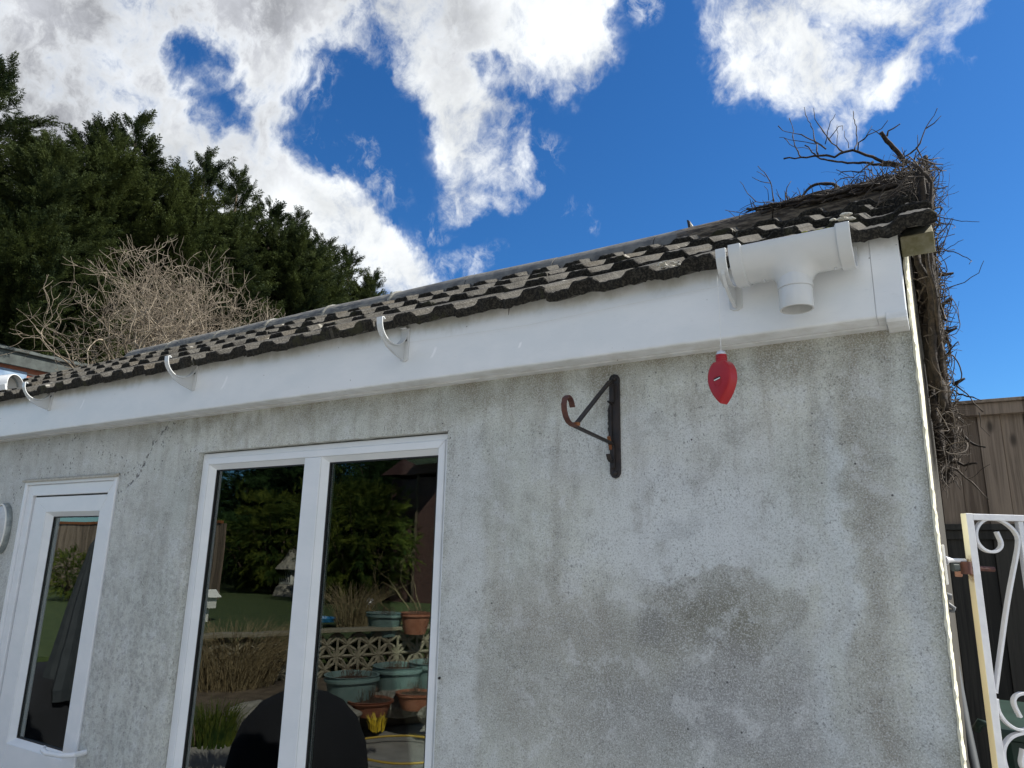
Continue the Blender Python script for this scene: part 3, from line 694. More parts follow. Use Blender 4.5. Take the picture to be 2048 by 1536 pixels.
# screw and bead strip right of the window
# door
door = empty('door'); door.parent = house; door['label'] = 'narrow white door with one tall dark pane'
mb = MB(); DX0, DX1 = -3.710, -2.947
mb.ring(DX0, DX1, -.06, 2.045, .022, -.006, .09); mb.ring(DX0 + .0225, DX1 - .0225, -.04, 2.0225, .050, .004, .09)
mb.build('door_frame', M['pvc'], door, bevel=.0025)
mb = MB(); mb.prism([(-.018, 2.036), (-.018, 2.044), (.0, 2.052), (.0, 2.036)], DX0 - .004, DX1 + .003, 0); mb.build('drip_strip', M['mortar'], door, bevel=.0015)
mb = MB(); sx0, sx1, sz1 = -3.630, -3.0205, 1.966
gx0, gx1, gz0, gz1 = -3.494, -3.092, .945, 1.878
def leafbox(a, b_, z0, z1): mb.box(a, b_, .012, .075, z0, z1)
ww = .018
# stiles and rails of the leaf, mitred at the top corners
mb.prism([(sx0, .02), (gx0 - ww, .02), (gx0 - ww, gz1 + ww), (sx0, sz1)], .012, .075, 1)
mb.prism([(sx1, .02), (sx1, sz1), (gx1 + ww, gz1 + ww), (gx1 + ww, .02)], .012, .075, 1)
mb.prism([(sx0 + .0008, sz1), (gx0 - ww + .0008, gz1 + ww), (gx1 + ww - .0008, gz1 + ww), (sx1 - .0008, sz1)], .012, .075, 1)
mb.box(gx0 - ww + .0008, gx1 + ww - .0008, .012, .075, .80, gz0 - ww); mb.box(gx0 - ww + .0008, gx1 + ww - .0008, .012, .075, .02, .16)
mb.box(gx0 - ww + .0008, gx1 + ww - .0008, .03, .06, .16, .80)
mb.build('door_leaf', M['pvc'], door, bevel=.0025)
mb = MB(); o4 = [(gx0 - ww, gz0 - ww), (gx1 + ww, gz0 - ww), (gx1 + ww, gz1 + ww), (gx0 - ww, gz1 + ww)]; i4 = [(gx0, gz0), (gx1, gz0), (gx1, gz1), (gx0, gz1)]
mb.v += [(q[0], .016, q[1]) for q in o4] + [(q[0], .040, q[1]) for q in i4] + [(q[0], .056, q[1]) for q in i4]
for q in range(4):
    qq = (q + 1) % 4; mb.face([q, qq, 4 + qq, 4 + q]); mb.face([4 + q, 4 + qq, 8 + qq, 8 + q])
mb.build('glazing_bead', M['pvc'], door)
mb = MB(); mb.ring(gx0 - .003, gx1 + .003, gz0 - .003, gz1 + .003, .008, .0402, .046, 0); mb.ring(gx0 - .002, gx1 + .002, gz0 - .002, gz1 + .002, .011, .0525, .062, 0); mb.build('gasket', M['black'], door)
pane(gx0 - .003, gx1 + .003, gz0 - .003, gz1 + .003, .046, door)
mb = MB(); mb.ring(sx0 - .006, sx1 + .006, .01, sz1 + .006, .012, .020, .03, 0); mb.build('door_seal', M['black'], door)
h0 = at(84, 1498, 1, -.055); h1 = at(146, 1512, 1, -.05)
mb = MB(); hz = h1.z
pts = [(h0.x + .004, -.048, h0.z + .008), (h0.x + .012, -.060, h0.z + .001), (h0.x + .05, -.062, hz - .012), (h1.x - .06, -.060, hz - .006), (h1.x - .02, -.056, hz), (h1.x - .006, -.045, hz + .002), (h1.x - .005, .0, hz + .002)]
mb.tube(pts, [.006, .009, .0095, .009, .009, .009, .010], 12); mb.prism([(h1.x - .020, hz - .11), (h1.x + .010, hz - .11), (h1.x + .010, hz + .08), (h1.x - .020, hz + .08)], .001, .0125, 1)
mb.build('handle', M['pvc'], door, smooth=True, auto=40, bevel=.0015)

# things seen dimly inside behind the door
st = thing('step_ladder', 'grey folded step ladder leaning inside behind the door pane', 'ladder')
mb = MB(); mb.tube([(-3.36, .30, .03), (-3.30, .20, 1.75)], .017, 6); mb.tube([(-3.10, .34, .03), (-3.20, .22, 1.75)], .017, 6); mb.build('rail', M['greybar'], st)
for i in range(6):
    mb = MB(); mb.box(-3.345 + i * .008, -3.12 - i * .012, .19 + .012 * (6 - i), .27 + .012 * (6 - i), .25 + i * .27, .27 + i * .27); mb.build('tread', M['greybar'], st)

# ------------------------------------------------------------------ gutter brackets
BT = dict(r=.059)
def bracket():
    """origin: where the top of the back plate meets the fascia; gutter axis runs along X"""
    t = empty('gutter_bracket'); r_ = .059; cy, cz = -.062, -.004
    mb = MB(); A = [PI + PI * k / 16 for k in range(17)]
    arc = [(cy + r_ * math.cos(a), cz + r_ * math.sin(a)) for a in A]          # front top -> bottom -> back
    front = [(arc[0][0] + .012, arc[0][1] + .005), (arc[0][0] + .006, arc[0][1] + .010), (arc[0][0] - .001, arc[0][1] + .008)]
    mb.strap(front + arc, .022, .0035, 0, 0); mb.build('gutter_strap', M['gutter'], t, bevel=.0007)
    # web under the arc down to the foot of the plate
    mb = MB(); o_ = [(cy + (r_ + .001) * math.cos(a), cz + (r_ + .001) * math.sin(a)) for a in A[3:]]
    low = [(-.004, -.098), (-.012, -.098), (-.05, -.088), (-.085, -.072), (-.106, -.05)]
    mb.prism(o_ + low, -.0016, .0016, 0)
    mb.strap([(-.112, -.030), (-.107, -.05), (-.086, -.073), (-.05, -.0885), (-.012, -.0985)], .0075, .002, 0, 0)
    mb.build('web', M['gutter'], t, bevel=.0004)
    mb = MB(); mb.prism([(-.0145, -.098), (-.006, -.103), (.006, -.103), (.0145, -.098), (.0165, .002), (-.0165, .002)], -.005, 0, 1)
    mb.strap([(-.006, .0), (-.016, .004), (-.020, -.002)], .018, .003, 0, 0)
    mb.build('back_plate', M['gutter'], t, bevel=.001)
    for dx, dz in ((-.008, -.026), (.007, -.036)):
        mb = MB(); mb.lathe([(0, 0), (.0034, 0), (.0034, .003), (0, .003)], (0, 0, 0), 12); s_ = mb.build('screw', M['hole'], t); s_.rotation_euler = (PI / 2, 0, 0); s_.location = (dx, -.0045, dz)
    return t
def copy_tree(o, parent=None):
    c_ = o.copy(); sc.collection.objects.link(c_); c_.parent = parent
    for ch in list(o.children): copy_tree(ch, c_)
    return c_
br_labels = ['white half-round gutter bracket left of the T-shaped gutter outlet', 'white gutter bracket alone on the fascia above and left of the iron bracket',
             'white gutter bracket on the fascia above the window\'s left edge', 'farthest left white gutter bracket, its hook behind the loose gutter piece']
bx = [(-.351, 2.419), (-1.350, 2.419), (-2.385, 2.433), (-3.432, 2.447)]
proto = bracket()
for i, (x_, z_) in enumerate(bx):
    o = proto if i == 0 else copy_tree(proto)
    o.location = (x_, yf - .0002, z_); tag(o, br_labels[i], 'gutter bracket', 'gutter brackets screwed along the fascia')

# ------------------------------------------------------------------ T-shaped running outlet
def outlet():
    ax = Vector((0, yf - .0715, 2.4165)); xa, xb = -.330, -.087; xm = -.2075
    t = thing('gutter_outlet', 'white plastic T-shaped gutter outlet with a downward spigot on the fascia', 'gutter outlet')
    def arc_shell(mb, x0, x1, r0, r1, a0=PI - .0, a1=2 * PI, n=28):
        b = len(mb.v); A = np.linspace(a0, a1, n)
        for xx, rad in ((x0, r1), (x0, r0), (x1, r0), (x1, r1)):
            for a in A: mb.v.append((xx, ax.y + rad * math.cos(a), ax.z + rad * math.sin(a)))
        for q in range(4):
            qq = (q + 1) % 4
            for i in range(n - 1): mb.face([b + q * n + i, b + q * n + i + 1, b + qq * n + i + 1, b + qq * n + i])
        for e in (0, n - 1): mb.face([b + q * n + e for q in range(4)])
    # body blended into the spigot
    r_ = .063; b_mb = MB(); nx, na = 101, 81; b = 0
    rs = .0345
    for i in range(nx):
        xx = xa + .02 + (xb - xa - .04) * i / (nx - 1)
        for j in range(na):
            a = PI + PI * j / (na - 1); y_, z_ = r_ * math.cos(a), r_ * math.sin(a)
            d = math.hypot(xx - xm, y_ + .004); bl = 0
            if z_ < 0:
                k = max(0, 1 - (d - rs) / .024) if d > rs else 1
                bl = (1 - math.sqrt(max(0, 1 - k * k))) * .026
            b_mb.v.append((xx, ax.y + y_, ax.z + z_ - bl * (1 if z_ < -.005 else 0)))
    for i in range(nx - 1):
        for j in range(na - 1): b_mb.face([i * na + j, i * na + j + 1, (i + 1) * na + j + 1, (i + 1) * na + j])
    o = b_mb.build('channel', M['gutter'], t, smooth=True)
    s_ = o.modifiers.new('thick', 'SOLIDIFY'); s_.thickness = .0025; s_.offset = 0
    s2 = o.modifiers.new('sm', 'SMOOTH'); s2.iterations = 3; s2.factor = .5
    for x0, x1, lip in ((xa, xa + .026, xa + .026), (xb - .026, xb, xb - .026)):
        mb = MB(); arc_shell(mb, x0, x1, .0695, .0635, PI - .06, 2 * PI + .02); arc_shell(mb, lip - .0015, lip + .0015, .0670, .0625, PI - .04, 2 * PI)
        arc_shell(mb, x0 + .004, x1 - .004, .0632, .0605, PI, 2 * PI)
        mb.build('socket', M['gutter'], t, smooth=True, auto=35, bevel=.001)
    for xx in (xa + .058, xb - .04):
        mb = MB(); mb.box(xx, xx + .003, ax.y - .004, ax.y + .004, ax.z - .069, ax.z - .06); mb.build('rib', M['gutter'], t)
    sp = MB(); zt, zb = 2.345, 2.272; oy = ax.y - .004
    sp.lathe([(.0305, zb), (.0340, zb), (.0345, zb + .001), (.0345, 2.3165), (.0335, 2.317), (.0335, 2.3178), (.0362, 2.3185), (.0364, 2.3195), (.0358, 2.352), (.030, 2.352), (.0305, zb)], (xm, oy, 0), 48)
    sp.build('spigot', M['gutter'], t, smooth=True, auto=35)
    return t
outlet()
# string line: along the fascia and hanging with the chalk reel
p0 = at(1452, 596, 1, -.0935); p1 = at(760, 688, 1, -.0935)
mb = MB(); mb.tube([(bx[0][0] - .008, -.0935, bx[0][1] - .036), tuple((p0 + p1) / 2 + Vector((0, 0, -.002))), (bx[1][0] + .01, -.0935, bx[1][1] - .045)], .00045, 4)
tag(mb.build('string_line', M['string']), 'thin white string stretched along the fascia between two gutter brackets', 'string')
def chalk_reel():
    top = at(1443, 700, 1, -.21); bot = at(1447, 808, 1, -.21); cx, cy = (top.x + bot.x) / 2 - .0005, -.21
    t = thing('chalk_line_reel', 'red teardrop-shaped chalk line reel hanging on a string from the gutter bracket', 'chalk reel', (cx, cy, bot.z))
    t.rotation_euler.z = math.radians(-24)
    H = top.z - bot.z - .004; Hb = H * .80
    out = []; W = .0305
    for k in range(41):
        q = k / 40; zz = Hb * q
        wv_ = W * (math.sin(min(1, q * 1.04) * PI * .5 * 1.0) ** .80 if q < .6 else 1) 
        if q < .6: wv_ = W * (1 - (1 - q / .6) ** 1.75) ** .92
        else: wv_ = W * math.sqrt(max(0, 1 - ((q - .6) / .44) ** 2.3))
        out.append((wv_, zz))
    mb = MB(); T_ = .0135
    prof = [(-1, .80), (-.93, .93), (-.78, 1.0), (.78, 1.0), (.93, .93), (1, .80)]
    ol = [(w_, z_) for w_, z_ in out] + [(-w_, z_) for w_, z_ in out[::-1][:-1]]
    cz = Hb * .55; b = 0; n = len(ol)
    for yy, sc_ in prof:
        for w_, z_ in ol: mb.v.append((w_ * sc_, yy * T_, cz + (z_ - cz) * (sc_ if sc_ < 1 else 1)))
    for q in range(len(prof) - 1):
        for i in range(n): j = (i + 1) % n; mb.face([q * n + i, q * n + j, (q + 1) * n + j, (q + 1) * n + i])
    mb.face(list(range(n))[::-1]); mb.face([(len(prof) - 1) * n + i for i in range(n)])
    mb.build('body', M['red'], t, smooth=True, auto=30)
    mb = MB(); mb.lathe([(.0, Hb - .006), (.0125, Hb - .006), (.0115, Hb + .016), (.0, Hb + .016)], (0, 0, 0), 20)
    for z_ in (.004, .008, .012): mb.lathe([(.0118, Hb + z_ - .0006), (.0128, Hb + z_), (.0118, Hb + z_ + .0006)], (0, 0, 0), 20)
    mb.build('neck', M['red'], t, smooth=True, auto=40)
    mb = MB(); mb.lathe([(0, Hb + .016), (.0098, Hb + .0165), (.0102, Hb + .020), (.0085, Hb + .0235), (.002, Hb + .0245), (0, Hb + .0245)], (0, 0, 0), 20); mb.build('cap', M['silver'], t, smooth=True, auto=50)
    mb = MB()
    for rad in (.0105, .0078):
        A = [2 * PI * k / 28 for k in range(29)]
        mb.tube([(rad * math.cos(a) - .002, -T_ - .0001, cz - .002 + rad * 1.15 * math.sin(a)) for a in A], .0005, 5, False)
    A = [2 * PI * k / 16 for k in range(17)]; mb.tube([(.0015 + .003 * math.cos(a), -T_ + .0001, Hb * .2 + .003 * math.sin(a)) for a in A], .0005, 5, False)
    mb.build('moulded_ring', M['red'], t, smooth=True)
    mb = MB(); ca, sa = math.cos(.2), math.sin(.2)
    def q(u, v): return (-.003 + u * ca - v * sa, cz + .003 + u * sa + v * ca)
    mb.prism([q(-.0085, -.0028), q(.0085, -.0028), q(.0085, .0032), q(-.0085, .0032)], -T_ - .0006, -T_ + .001, 1); mb.build('badge_shadow', M['black'], t)  # black backing that paints the shadow of the badge
    mb = MB(); mb.prism([q(-.008, -.0022), q(.008, -.0022), q(.008, .0002), q(-.008, .0002)], -T_ - .0012, -T_ - .0007, 1); mb.build('badge', M['white'], t)
    mb = MB(); mb.tube([(0, 0, Hb + .022), (.0012, .0, Hb + .10), (-.0005, .0005, Hb + .20)], [.0008, .0006, .0005], 5); mb.build('string', M['string'], t)
chalk_reel()

# ------------------------------------------------------------------ hanging basket bracket
def basket_bracket():
    t = thing('hanging_basket_bracket', 'rusty black iron hanging basket bracket screwed to the grey wall', 'wall bracket')
    xc = -.6965
    mb = MB(); zb, zt = 1.948, 2.220; hw = .0145
    pts = [(xc - hw, zb + .010), (xc - hw * .6, zb + .001), (xc, zb - .002), (xc + hw * .6, zb + .001), (xc + hw, zb + .010), (xc + hw, zt - .010), (xc + hw * .6, zt - .001), (xc, zt + .001), (xc - hw * .6, zt - .001), (xc - hw, zt - .010)]
    mb.prism(pts, -.007, -.0005, 1)
    rag = [(xc - .0145, zb + .07)]
    for k in range(14): rag.append((xc - .0165 - .004 * noise.noise((k * .9, 3, 3)), zb + .085 + k * .007))
    rag += [(xc - .013, zb + .19), (xc - .006, zb + .19), (xc - .006, zb + .07)]
    mb.prism(rag, -.012, -.0072, 1)
    mb.build('back_plate', M['iron'], t, bevel=.001)
    for z_ in (zb + .012, zt - .012):
        mb = MB(); mb.lathe([(0, .005), (.004, .0045), (.0068, .002), (.0072, 0), (0, 0)], (0, 0, 0), 14); s_ = mb.build('screw', M['iron'], t, smooth=True); s_.rotation_euler = (PI / 2, 0, 0); s_.location = (xc, -.0072, z_)
    w_ = .013; xa = xc - .005
    mb = MB(); arm = [(-.010, 1.972), (-.0105, 2.025), (-.014, 2.033), (-.03, 2.036), (-.225, 2.045)]; mb.strap(arm, .0125, .005, 0, xa); mb.build('lower_arm', M['iron'], t, bevel=.0008)
    hook = [(-.225, 2.045), (-.245, 2.046), (-.262, 2.050), (-.275, 2.060), (-.283, 2.074), (-.285, 2.088), (-.280, 2.102), (-.268, 2.110), (-.256, 2.108), (-.247, 2.100), (-.241, 2.088)]
    mb = MB(); mb.strap(hook, .0135, .004, 0, xa); mb.build('hook', M['rustred'], t, bevel=.0008)
    mb = MB(); mb.strap([(-.010, 2.145), (-.0105, 2.185), (-.013, 2.196), (-.022, 2.199), (-.030, 2.193), (-.224, 2.050)], .0125, .005, 0, xa); mb.build('upper_stay', M['iron'], t, bevel=.0008)
    mb = MB(); mb.strap([(-.214, 2.0525), (-.232, 2.0505)], .0145, .008, 0, xa); mb.build('weld', M['rust'], t, bevel=.001)
    mb = MB(); mb.strap([(-.010, 2.02), (-.02, 2.043), (-.026, 2.052)], .008, .006, 0, xa - .004); mb.build('loose_rust_flake', M['rust'], t, bevel=.001)
    mb = MB(); mb.strap([(-.010, 1.992), (-.018, 1.989), (-.026, 1.994), (-.031, 2.002), (-.034, 2.005)], .012, .0045, 0, xa - .002); mb.build('tie_hook', M['iron'], t, bevel=.0008)
    mb = MB(); mb.strap([(-.009, 2.142), (-.026, 2.145)], .010, .004, 0, xa - .002); mb.build('stay_lug', M['iron'], t, bevel=.0008)
    mb = MB(); mb.tube([(xa - .006, -.008, 2.09), (xa - .008, -.017, 2.105), (xa - .007, -.017, 2.12), (xa - .005, -.009, 2.125)], .0012, 5); mb.build('wire', M['iron'], t)
basket_bracket()
# small screw in the wall beside the window
p = at(880, 1356, 1, 0); mb = MB(); mb.lathe([(0, .007), (.003, .006), (.0038, .003), (.0025, 0), (0, 0)], (0, 0, 0), 10); s_ = mb.build('wall_screw', M['iron'], smooth=True); s_.rotation_euler = (PI / 2, 0, 0); s_.location = (p.x, 0, p.z)
tag(s_, 'small dark screw in the wall just right of the window frame', 'screw')

# loose white gutter piece on the tiles, far left
def loose_union():
    c0 = at(8, 776, 1, -.12); t = thing('gutter_union', 'loose white plastic gutter union lying on the tiles at the far left', 'gutter piece', tuple(c0))
    t.rotation_euler = (math.radians(10), math.radians(-8), math.radians(34)); t.scale = (1.0, 1.0, .92)
    mb = MB(); A = np.linspace(.02, PI - .02, 24); b = 0; n = 24
    for xx, rad in ((-.055, .064), (-.055, .068), (-.045, .069), (.045, .069), (.055, .068), (.055, .064), (.04, .063), (-.04, .063)):
        for a in A: mb.v.append((xx, rad * math.cos(a), rad * math.sin(a)))
    for q in range(8):
        qq = (q + 1) % 8
        for i in range(n - 1): mb.face([q * n + i, q * n + i + 1, qq * n + i + 1, qq * n + i])
    mb.build('shell', M['gutter'], t, smooth=True, auto=40)
    for q in ((.02, .055, -.079, -.064, -.02, .012), (.02, .055, .064, .079, -.02, .012)):
        mb = MB(); mb.box(*q); mb.build('clip', M['gutter'], t, bevel=.003)
    mb = MB(); A = np.linspace(.1, PI - .1, 20)
    for off in (-.03, .03): mb.tube([(off, .0585 * math.cos(a), .0585 * math.sin(a)) for a in A], .0045, 8)
    mb.build('rubber_seal', M['greybar'], t, smooth=True)
loose_union()

# wall lamp at the far left edge
def lamp():
    c0 = at(-4, 1050, 1, -.03); t = thing('bulkhead_lamp', 'grey oval bulkhead lamp with white rim on the wall left of the door', 'wall lamp', tuple(c0))
    t.rotation_euler.y = math.radians(-8)
    mb = MB(); n = 40
    def ov(a, k, y): return (.068 * k * math.cos(a), y, .105 * k * math.sin(a) * (1 if math.sin(a) > 0 else 1.25))
    secs = [(1.0, .03), (1.02, .024), (1.0, .010), (.95, .005), (.80, .005)]
    for k, y in secs:
        for i in range(n): mb.v.append(ov(2 * PI * i / n, k, y))
    for q in range(len(secs) - 1):
        for i in range(n): j = (i + 1) % n; mb.face([q * n + i, q * n + j, (q + 1) * n + j, (q + 1) * n + i])
    mb.build('housing', M['greybar'], t, smooth=True, auto=50)
    mb = MB(); mb.tube([ov(2 * PI * i / n, .93, .003) for i in range(n + 1)], .004, 8, False); mb.build('rim', M['white'], t, smooth=True)
    mb = MB(); b = 0
    for k, y in ((.86, .004), (.6, -.006), (.3, -.010), (.02, -.011)):
        for i in range(n): mb.v.append(ov(2 * PI * i / n, k, y))
    for q in range(3):
        for i in range(n): j = (i + 1) % n; mb.face([q * n + i, q * n + j, (q + 1) * n + j, (q + 1) * n + i])
    mb.build('diffuser', M['gutter_grey'], t, smooth=True)
lamp()

# moss and lichen on the eaves
def lumps(name, mat, px, py, label, n, spread, size):
    c0 = at(px, py, 1, -.13); bm = bmesh.new()
    for k in range(n):
        loc = c0 + Vector((random.gauss(0, spread), random.uniform(-.012, .02), random.uniform(-.003, .006)))
        r_ = bmesh.ops.create_icosphere(bm, subdivisions=2, radius=random.uniform(.5, 1) * size)
        for v in r_['verts']: v.co = Vector((v.co.x * 1.6, v.co.y, v.co.z * .6)) * (1 + .5 * noise.noise(v.co * 160 + Vector((k, 0, 0)))) + loc
    me = bpy.data.meshes.new(name); bm.to_mesh(me); bm.free(); me.materials.append(mat); o = bpy.data.objects.new(name, me); sc.collection.objects.link(o)
    tag(o, label, 'moss'); o['kind'] = 'stuff'
lumps('moss_tuft', M['moss'], 1632, 463, 'yellow green moss on the eaves tile above the gutter outlet', 14, .012, .006)
lumps('lichen_crust', M['lichen'], 1335, 530, 'pale lichen crust on the eaves tile left of the gutter outlet', 22, .022, .005)
lumps('lichen_crust', M['lichen'], 1690, 436, 'pale lichen lumps on tiles near the ivy corner', 10, .014, .006)
p = at(1018, 604, 1, -.105); q_ = at(1017, 630, 1, -.100); mb = MB(); mb.tube([p + Vector((0, 0, .01)), (p + q_) / 2 + Vector((.001, 0, 0)), q_], [.0018, .0016, .0004], 5)
tag(mb.build('twig', M['stem']), 'short dark twig hanging down from the eaves over the fascia', 'twig')
# cobweb grit beside it left out

# ------------------------------------------------------------------ dead ivy on the corner
def ivy():
    t = thing('dead_ivy', 'tangled dead ivy stems over the roof corner and down the side wall', 'climbing plant')
    r_ = random.Random(11)
    def poly(mb, pts, r0, r1, n=5, jit=.0):
        P_ = [Vector(p) for p in pts]
        # resample with a little crookedness
        out = [P_[0]]
        for a, b in zip(P_, P_[1:]):
            k = max(1, int((b - a).length / .018))
            for i in range(1, k + 1):
                q = a.lerp(b, i / k)
                if jit: q = q + Vector([r_.gauss(0, jit) for _ in range(3)])
                out.append(q)
        L = len(out) - 1
        mb.tube(out, [r0 + (r1 - r0) * i / L + (.0006 * abs(r_.gauss(0, 1)) if r0 > .002 else 0) for i in range(L + 1)], n)
        return out
    def c3(x, y): return 1480 + x / 4.876, 200 + y / 4.876
    def c1(x, y): return 1350 + x / 2.934, 180 + y / 2.934
    def cR(x, y): return 1700 + x / 3.84, 600 + y / 3.84
    limbs = MB(); tw = MB(); branches = []
    def tr(f, pts, y0, y1, r0, r1, mb=tw, jit=.0016, spawn=2):
        n = len(pts); P_ = []
        for i, q in enumerate(pts):
            px, py = f(*q); P_.append(at(px, py, 1, y0 + (y1 - y0) * i / max(1, n - 1)))
        o_ = poly(mb, P_, r0, r1, 6 if mb is limbs else 5, jit)
        for _ in range(spawn):
            i = r_.randrange(len(o_) // 4, len(o_)); branches.append((o_[i], max(.0009, r0 * .5)))
    tr(c3, [(1600, 640), (1400, 600), (1230, 530), (1100, 490), (1020, 510), (930, 550), (720, 545), (590, 565), (420, 570)], 1.05, .95, .0062, .0022, limbs, .002, 10)
    tr(c3, [(1520, 650), (1300, 620), (1100, 612), (900, 597), (780, 570), (700, 510), (640, 440)], 1.1, 1.2, .0055, .0018, limbs, .002, 6)
    tr(c3, [(1620, 620), (1530, 500), (1430, 400), (1378, 312)], 1.1, 1.02, .0095, .0075, limbs, .001, 2)
    tr(c3, [(1830, 720), (1812, 640), (1805, 550)], 1.1, 1.1, .010, .008, limbs, .001, 2)
    tr(c3, [(980, 870), (900, 822), (790, 820), (690, 842), (620, 930), (520, 1010), (380, 1080), (260, 1130)], 1.0, .9, .0055, .0035, limbs, .0015, 6)
    tr(c3, [(1050, 880), (850, 890), (700, 930), (560, 1010), (420, 1080), (200, 1140)], 1.05, .9, .0055, .0035, limbs, .0015, 6)
    for y0, y1, pts, r0 in [
        (1.0, 1.1, [(590, 555), (515, 390), (520, 300), (490, 180)], .0022), (1.0, .9, [(840, 480), (730, 400), (600, 340), (450, 310), (370, 260)], .0024),
        (1.1, 1.2, [(760, 530), (735, 400), (700, 260), (640, 150), (630, 60)], .0024), (1.0, 1.0, [(1010, 510), (860, 390), (790, 270), (735, 190), (715, 80)], .0026),
        (1.0, .9, [(830, 430), (850, 300), (880, 210), (935, 140)], .002), (1.1, 1.1, [(945, 460), (950, 240)], .0016), (1.1, 1.0, [(860, 390), (940, 290), (965, 255), (1000, 252), (995, 300)], .002),
        (1.0, 1.1, [(1115, 490), (1145, 400), (1130, 260), (1100, 110)], .0022), (1.0, .9, [(1150, 490), (1170, 410), (1250, 340), (1380, 280), (1440, 200)], .0024),
        (1.1, 1.1, [(1060, 470), (1055, 410), (1015, 360), (1020, 300)], .0016), (1.0, 1.0, [(1380, 350), (1280, 290), (1240, 345), (1285, 260)], .0018),
        (1.05, 1.0, [(1435, 350), (1450, 300), (1560, 240)], .003), (1.1, 1.0, [(1610, 550), (1730, 470), (1810, 270), (1900, 150), (1925, 80)], .0028),
        (1.1, 1.1, [(1810, 280), (1900, 230), (1965, 150)], .0022), (1.1, 1.1, [(1730, 470), (1735, 330)], .0018), (1.1, 1.1, [(1720, 460), (1780, 580), (1830, 700)], .003),
        (1.1, 1.1, [(1690, 580), (1760, 510), (1820, 450)], .002), (1.0, 1.0, [(740, 430), (520, 395), (380, 360)], .0018), (1.0, 1.0, [(430, 370), (520, 450), (740, 490)], .0016),
        (1.1, 1.1, [(1600, 540), (1580, 460)], .002), (.95, .9, [(330, 990), (300, 800), (240, 710), (175, 640)], .0022), (.95, .9, [(300, 810), (200, 800), (115, 740)], .0018),
        (.95, .9, [(250, 750), (165, 690)], .0015), (.9, .9, [(155, 990), (70, 910), (0, 790)], .0018), (.95, .95, [(480, 1000), (440, 920), (465, 860), (505, 790)], .0022),
        (.95, .9, [(400, 990), (380, 930), (350, 870)], .0016), (.95, .9, [(280, 980), (270, 880), (240, 840)], .0014), (.9, .85, [(400, 1040), (280, 1000), (155, 990), (60, 1030), (0, 1060)], .002),
        (1.0, 1.0, [(1200, 700), (1080, 690), (980, 700), (950, 730)], .0022), (1.0, 1.0, [(1300, 600), (1230, 650), (1180, 700)], .005), (1.05, 1.0, [(940, 680), (1060, 740), (1100, 800)], .0016),
        (1.0, 1.0, [(1060, 860), (1050, 780), (980, 760)], .0018), (1.1, 1.15, [(1900, 650), (1960, 690), (2020, 690)], .0026), (1.1, 1.15, [(1840, 580), (1950, 565)], .0022)]:
        tr(c3, pts, y0, y1, r0, .0009)
    for f, y0, y1, pts, r0 in [
        (c1, .9, .8, [(1540, 740), (1640, 765), (1780, 775)], .0018), (c1, .8, .8, [(1520, 690), (1560, 660), (1600, 620)], .0014), (c1, .8, .8, [(1540, 690), (1585, 590)], .0014),
        (c1, .8, .7, [(1560, 960), (1620, 920), (1690, 880)], .0014), (c1, .9, .8, [(1540, 930), (1640, 950), (1740, 1000), (1730, 1020)], .002), (c1, .8, .7, [(1590, 1165), (1700, 1130), (1780, 1070), (1810, 1000)], .0018),
        (c1, .9, .9, [(1540, 1085), (1630, 1075)], .007), (c1, .9, .9, [(1560, 1265), (1620, 1222)], .007), (c1, .8, .8, [(1540, 1450), (1600, 1400), (1660, 1390)], .003),
        (cR, .9, .9, [(690, 60), (780, -5)], .006), (cR, .8, .8, [(700, 200), (740, 300), (770, 370)], .007), (cR, .8, .8, [(740, 250), (830, 210)], .006), (cR, .8, .7, [(700, 480), (760, 400), (825, 320)], .003),
        (cR, .9, .9, [(790, 650), (890, 600)], .007), (cR, .9, .8, [(780, 690), (860, 730), (1020, 775)], .0022), (cR, .9, .8, [(820, 660), (900, 720), (960, 790), (1020, 860)], .0022), (cR, .8, .8, [(990, 860), (1010, 980), (1075, 1050)], .0014),
        (cR, .8, .7, [(790, 1050), (880, 1050), (960, 1110), (1030, 1125)], .0045), (cR, .7, .6, [(760, 1240), (880, 1262), (965, 1250)], .0045), (cR, .6, .5, [(800, 1290), (940, 1390), (1000, 1460), (1050, 1536)], .0022),
        (cR, .6, .5, [(760, 1330), (800, 1380), (850, 1450)], .0018), (cR, .8, .8, [(760, 860), (830, 870), (850, 920), (790, 980)], .002)]:
        tr(f, pts, y0, y1, r0, max(.0008, r0 * .45), limbs if r0 > .0035 else tw, .0016, 3)
    def proj(p):
        q = R.T @ (np.array(p) - CAM); return 1024 + q[0] * F / -q[2], 768 - q[1] * F / -q[2]
    lim_r = [(200, 1872), (330, 1872), (420, 1868), (520, 1872), (600, 1880), (700, 1888), (800, 1900), (880, 1915), (960, 1900), (1000, 1880)]
    def outside(p, slack):
        px, py = proj(p)
        if px > np.interp(py, [a for a, b in lim_r], [b for a, b in lim_r]) + slack: return True
        if px < 1850 and py < np.interp(px, [1380, 1560, 1680, 1720, 1780, 1870], [452, 400, 385, 345, 325, 322]) - slack * .8: return True
        if px >= 1850 and py < 325 - slack * .8: return True
        return py > 975 + slack * 1.5
    # thick stems climbing the side wall and folding over the verge
    for k in range(95):
        y0 = r_.uniform(.36, 1.5); x0 = r_.uniform(.012, .062); r0 = r_.uniform(.003, .0125)
        z0 = r_.uniform(1.98, 2.25); pts = []; zt = ZE + (min(y0, .93) + .14) * math.tan(PH) + r_.uniform(-.05, .12); k2 = 0
        zz = z0; xx = x0; yy = y0
        while zz < zt:
            hg = max(0, 1 - abs(zz - (ZE + (min(yy, .93) + .14) * math.tan(PH))) / .15)
            pts.append(Vector((max(xx, .012 + r0) + hg * .062, yy, zz))); zz += .05; xx += r_.gauss(0, .011); yy += r_.gauss(0, .022); xx = min(max(xx, .012), .062 + .012 * (zz - 2))
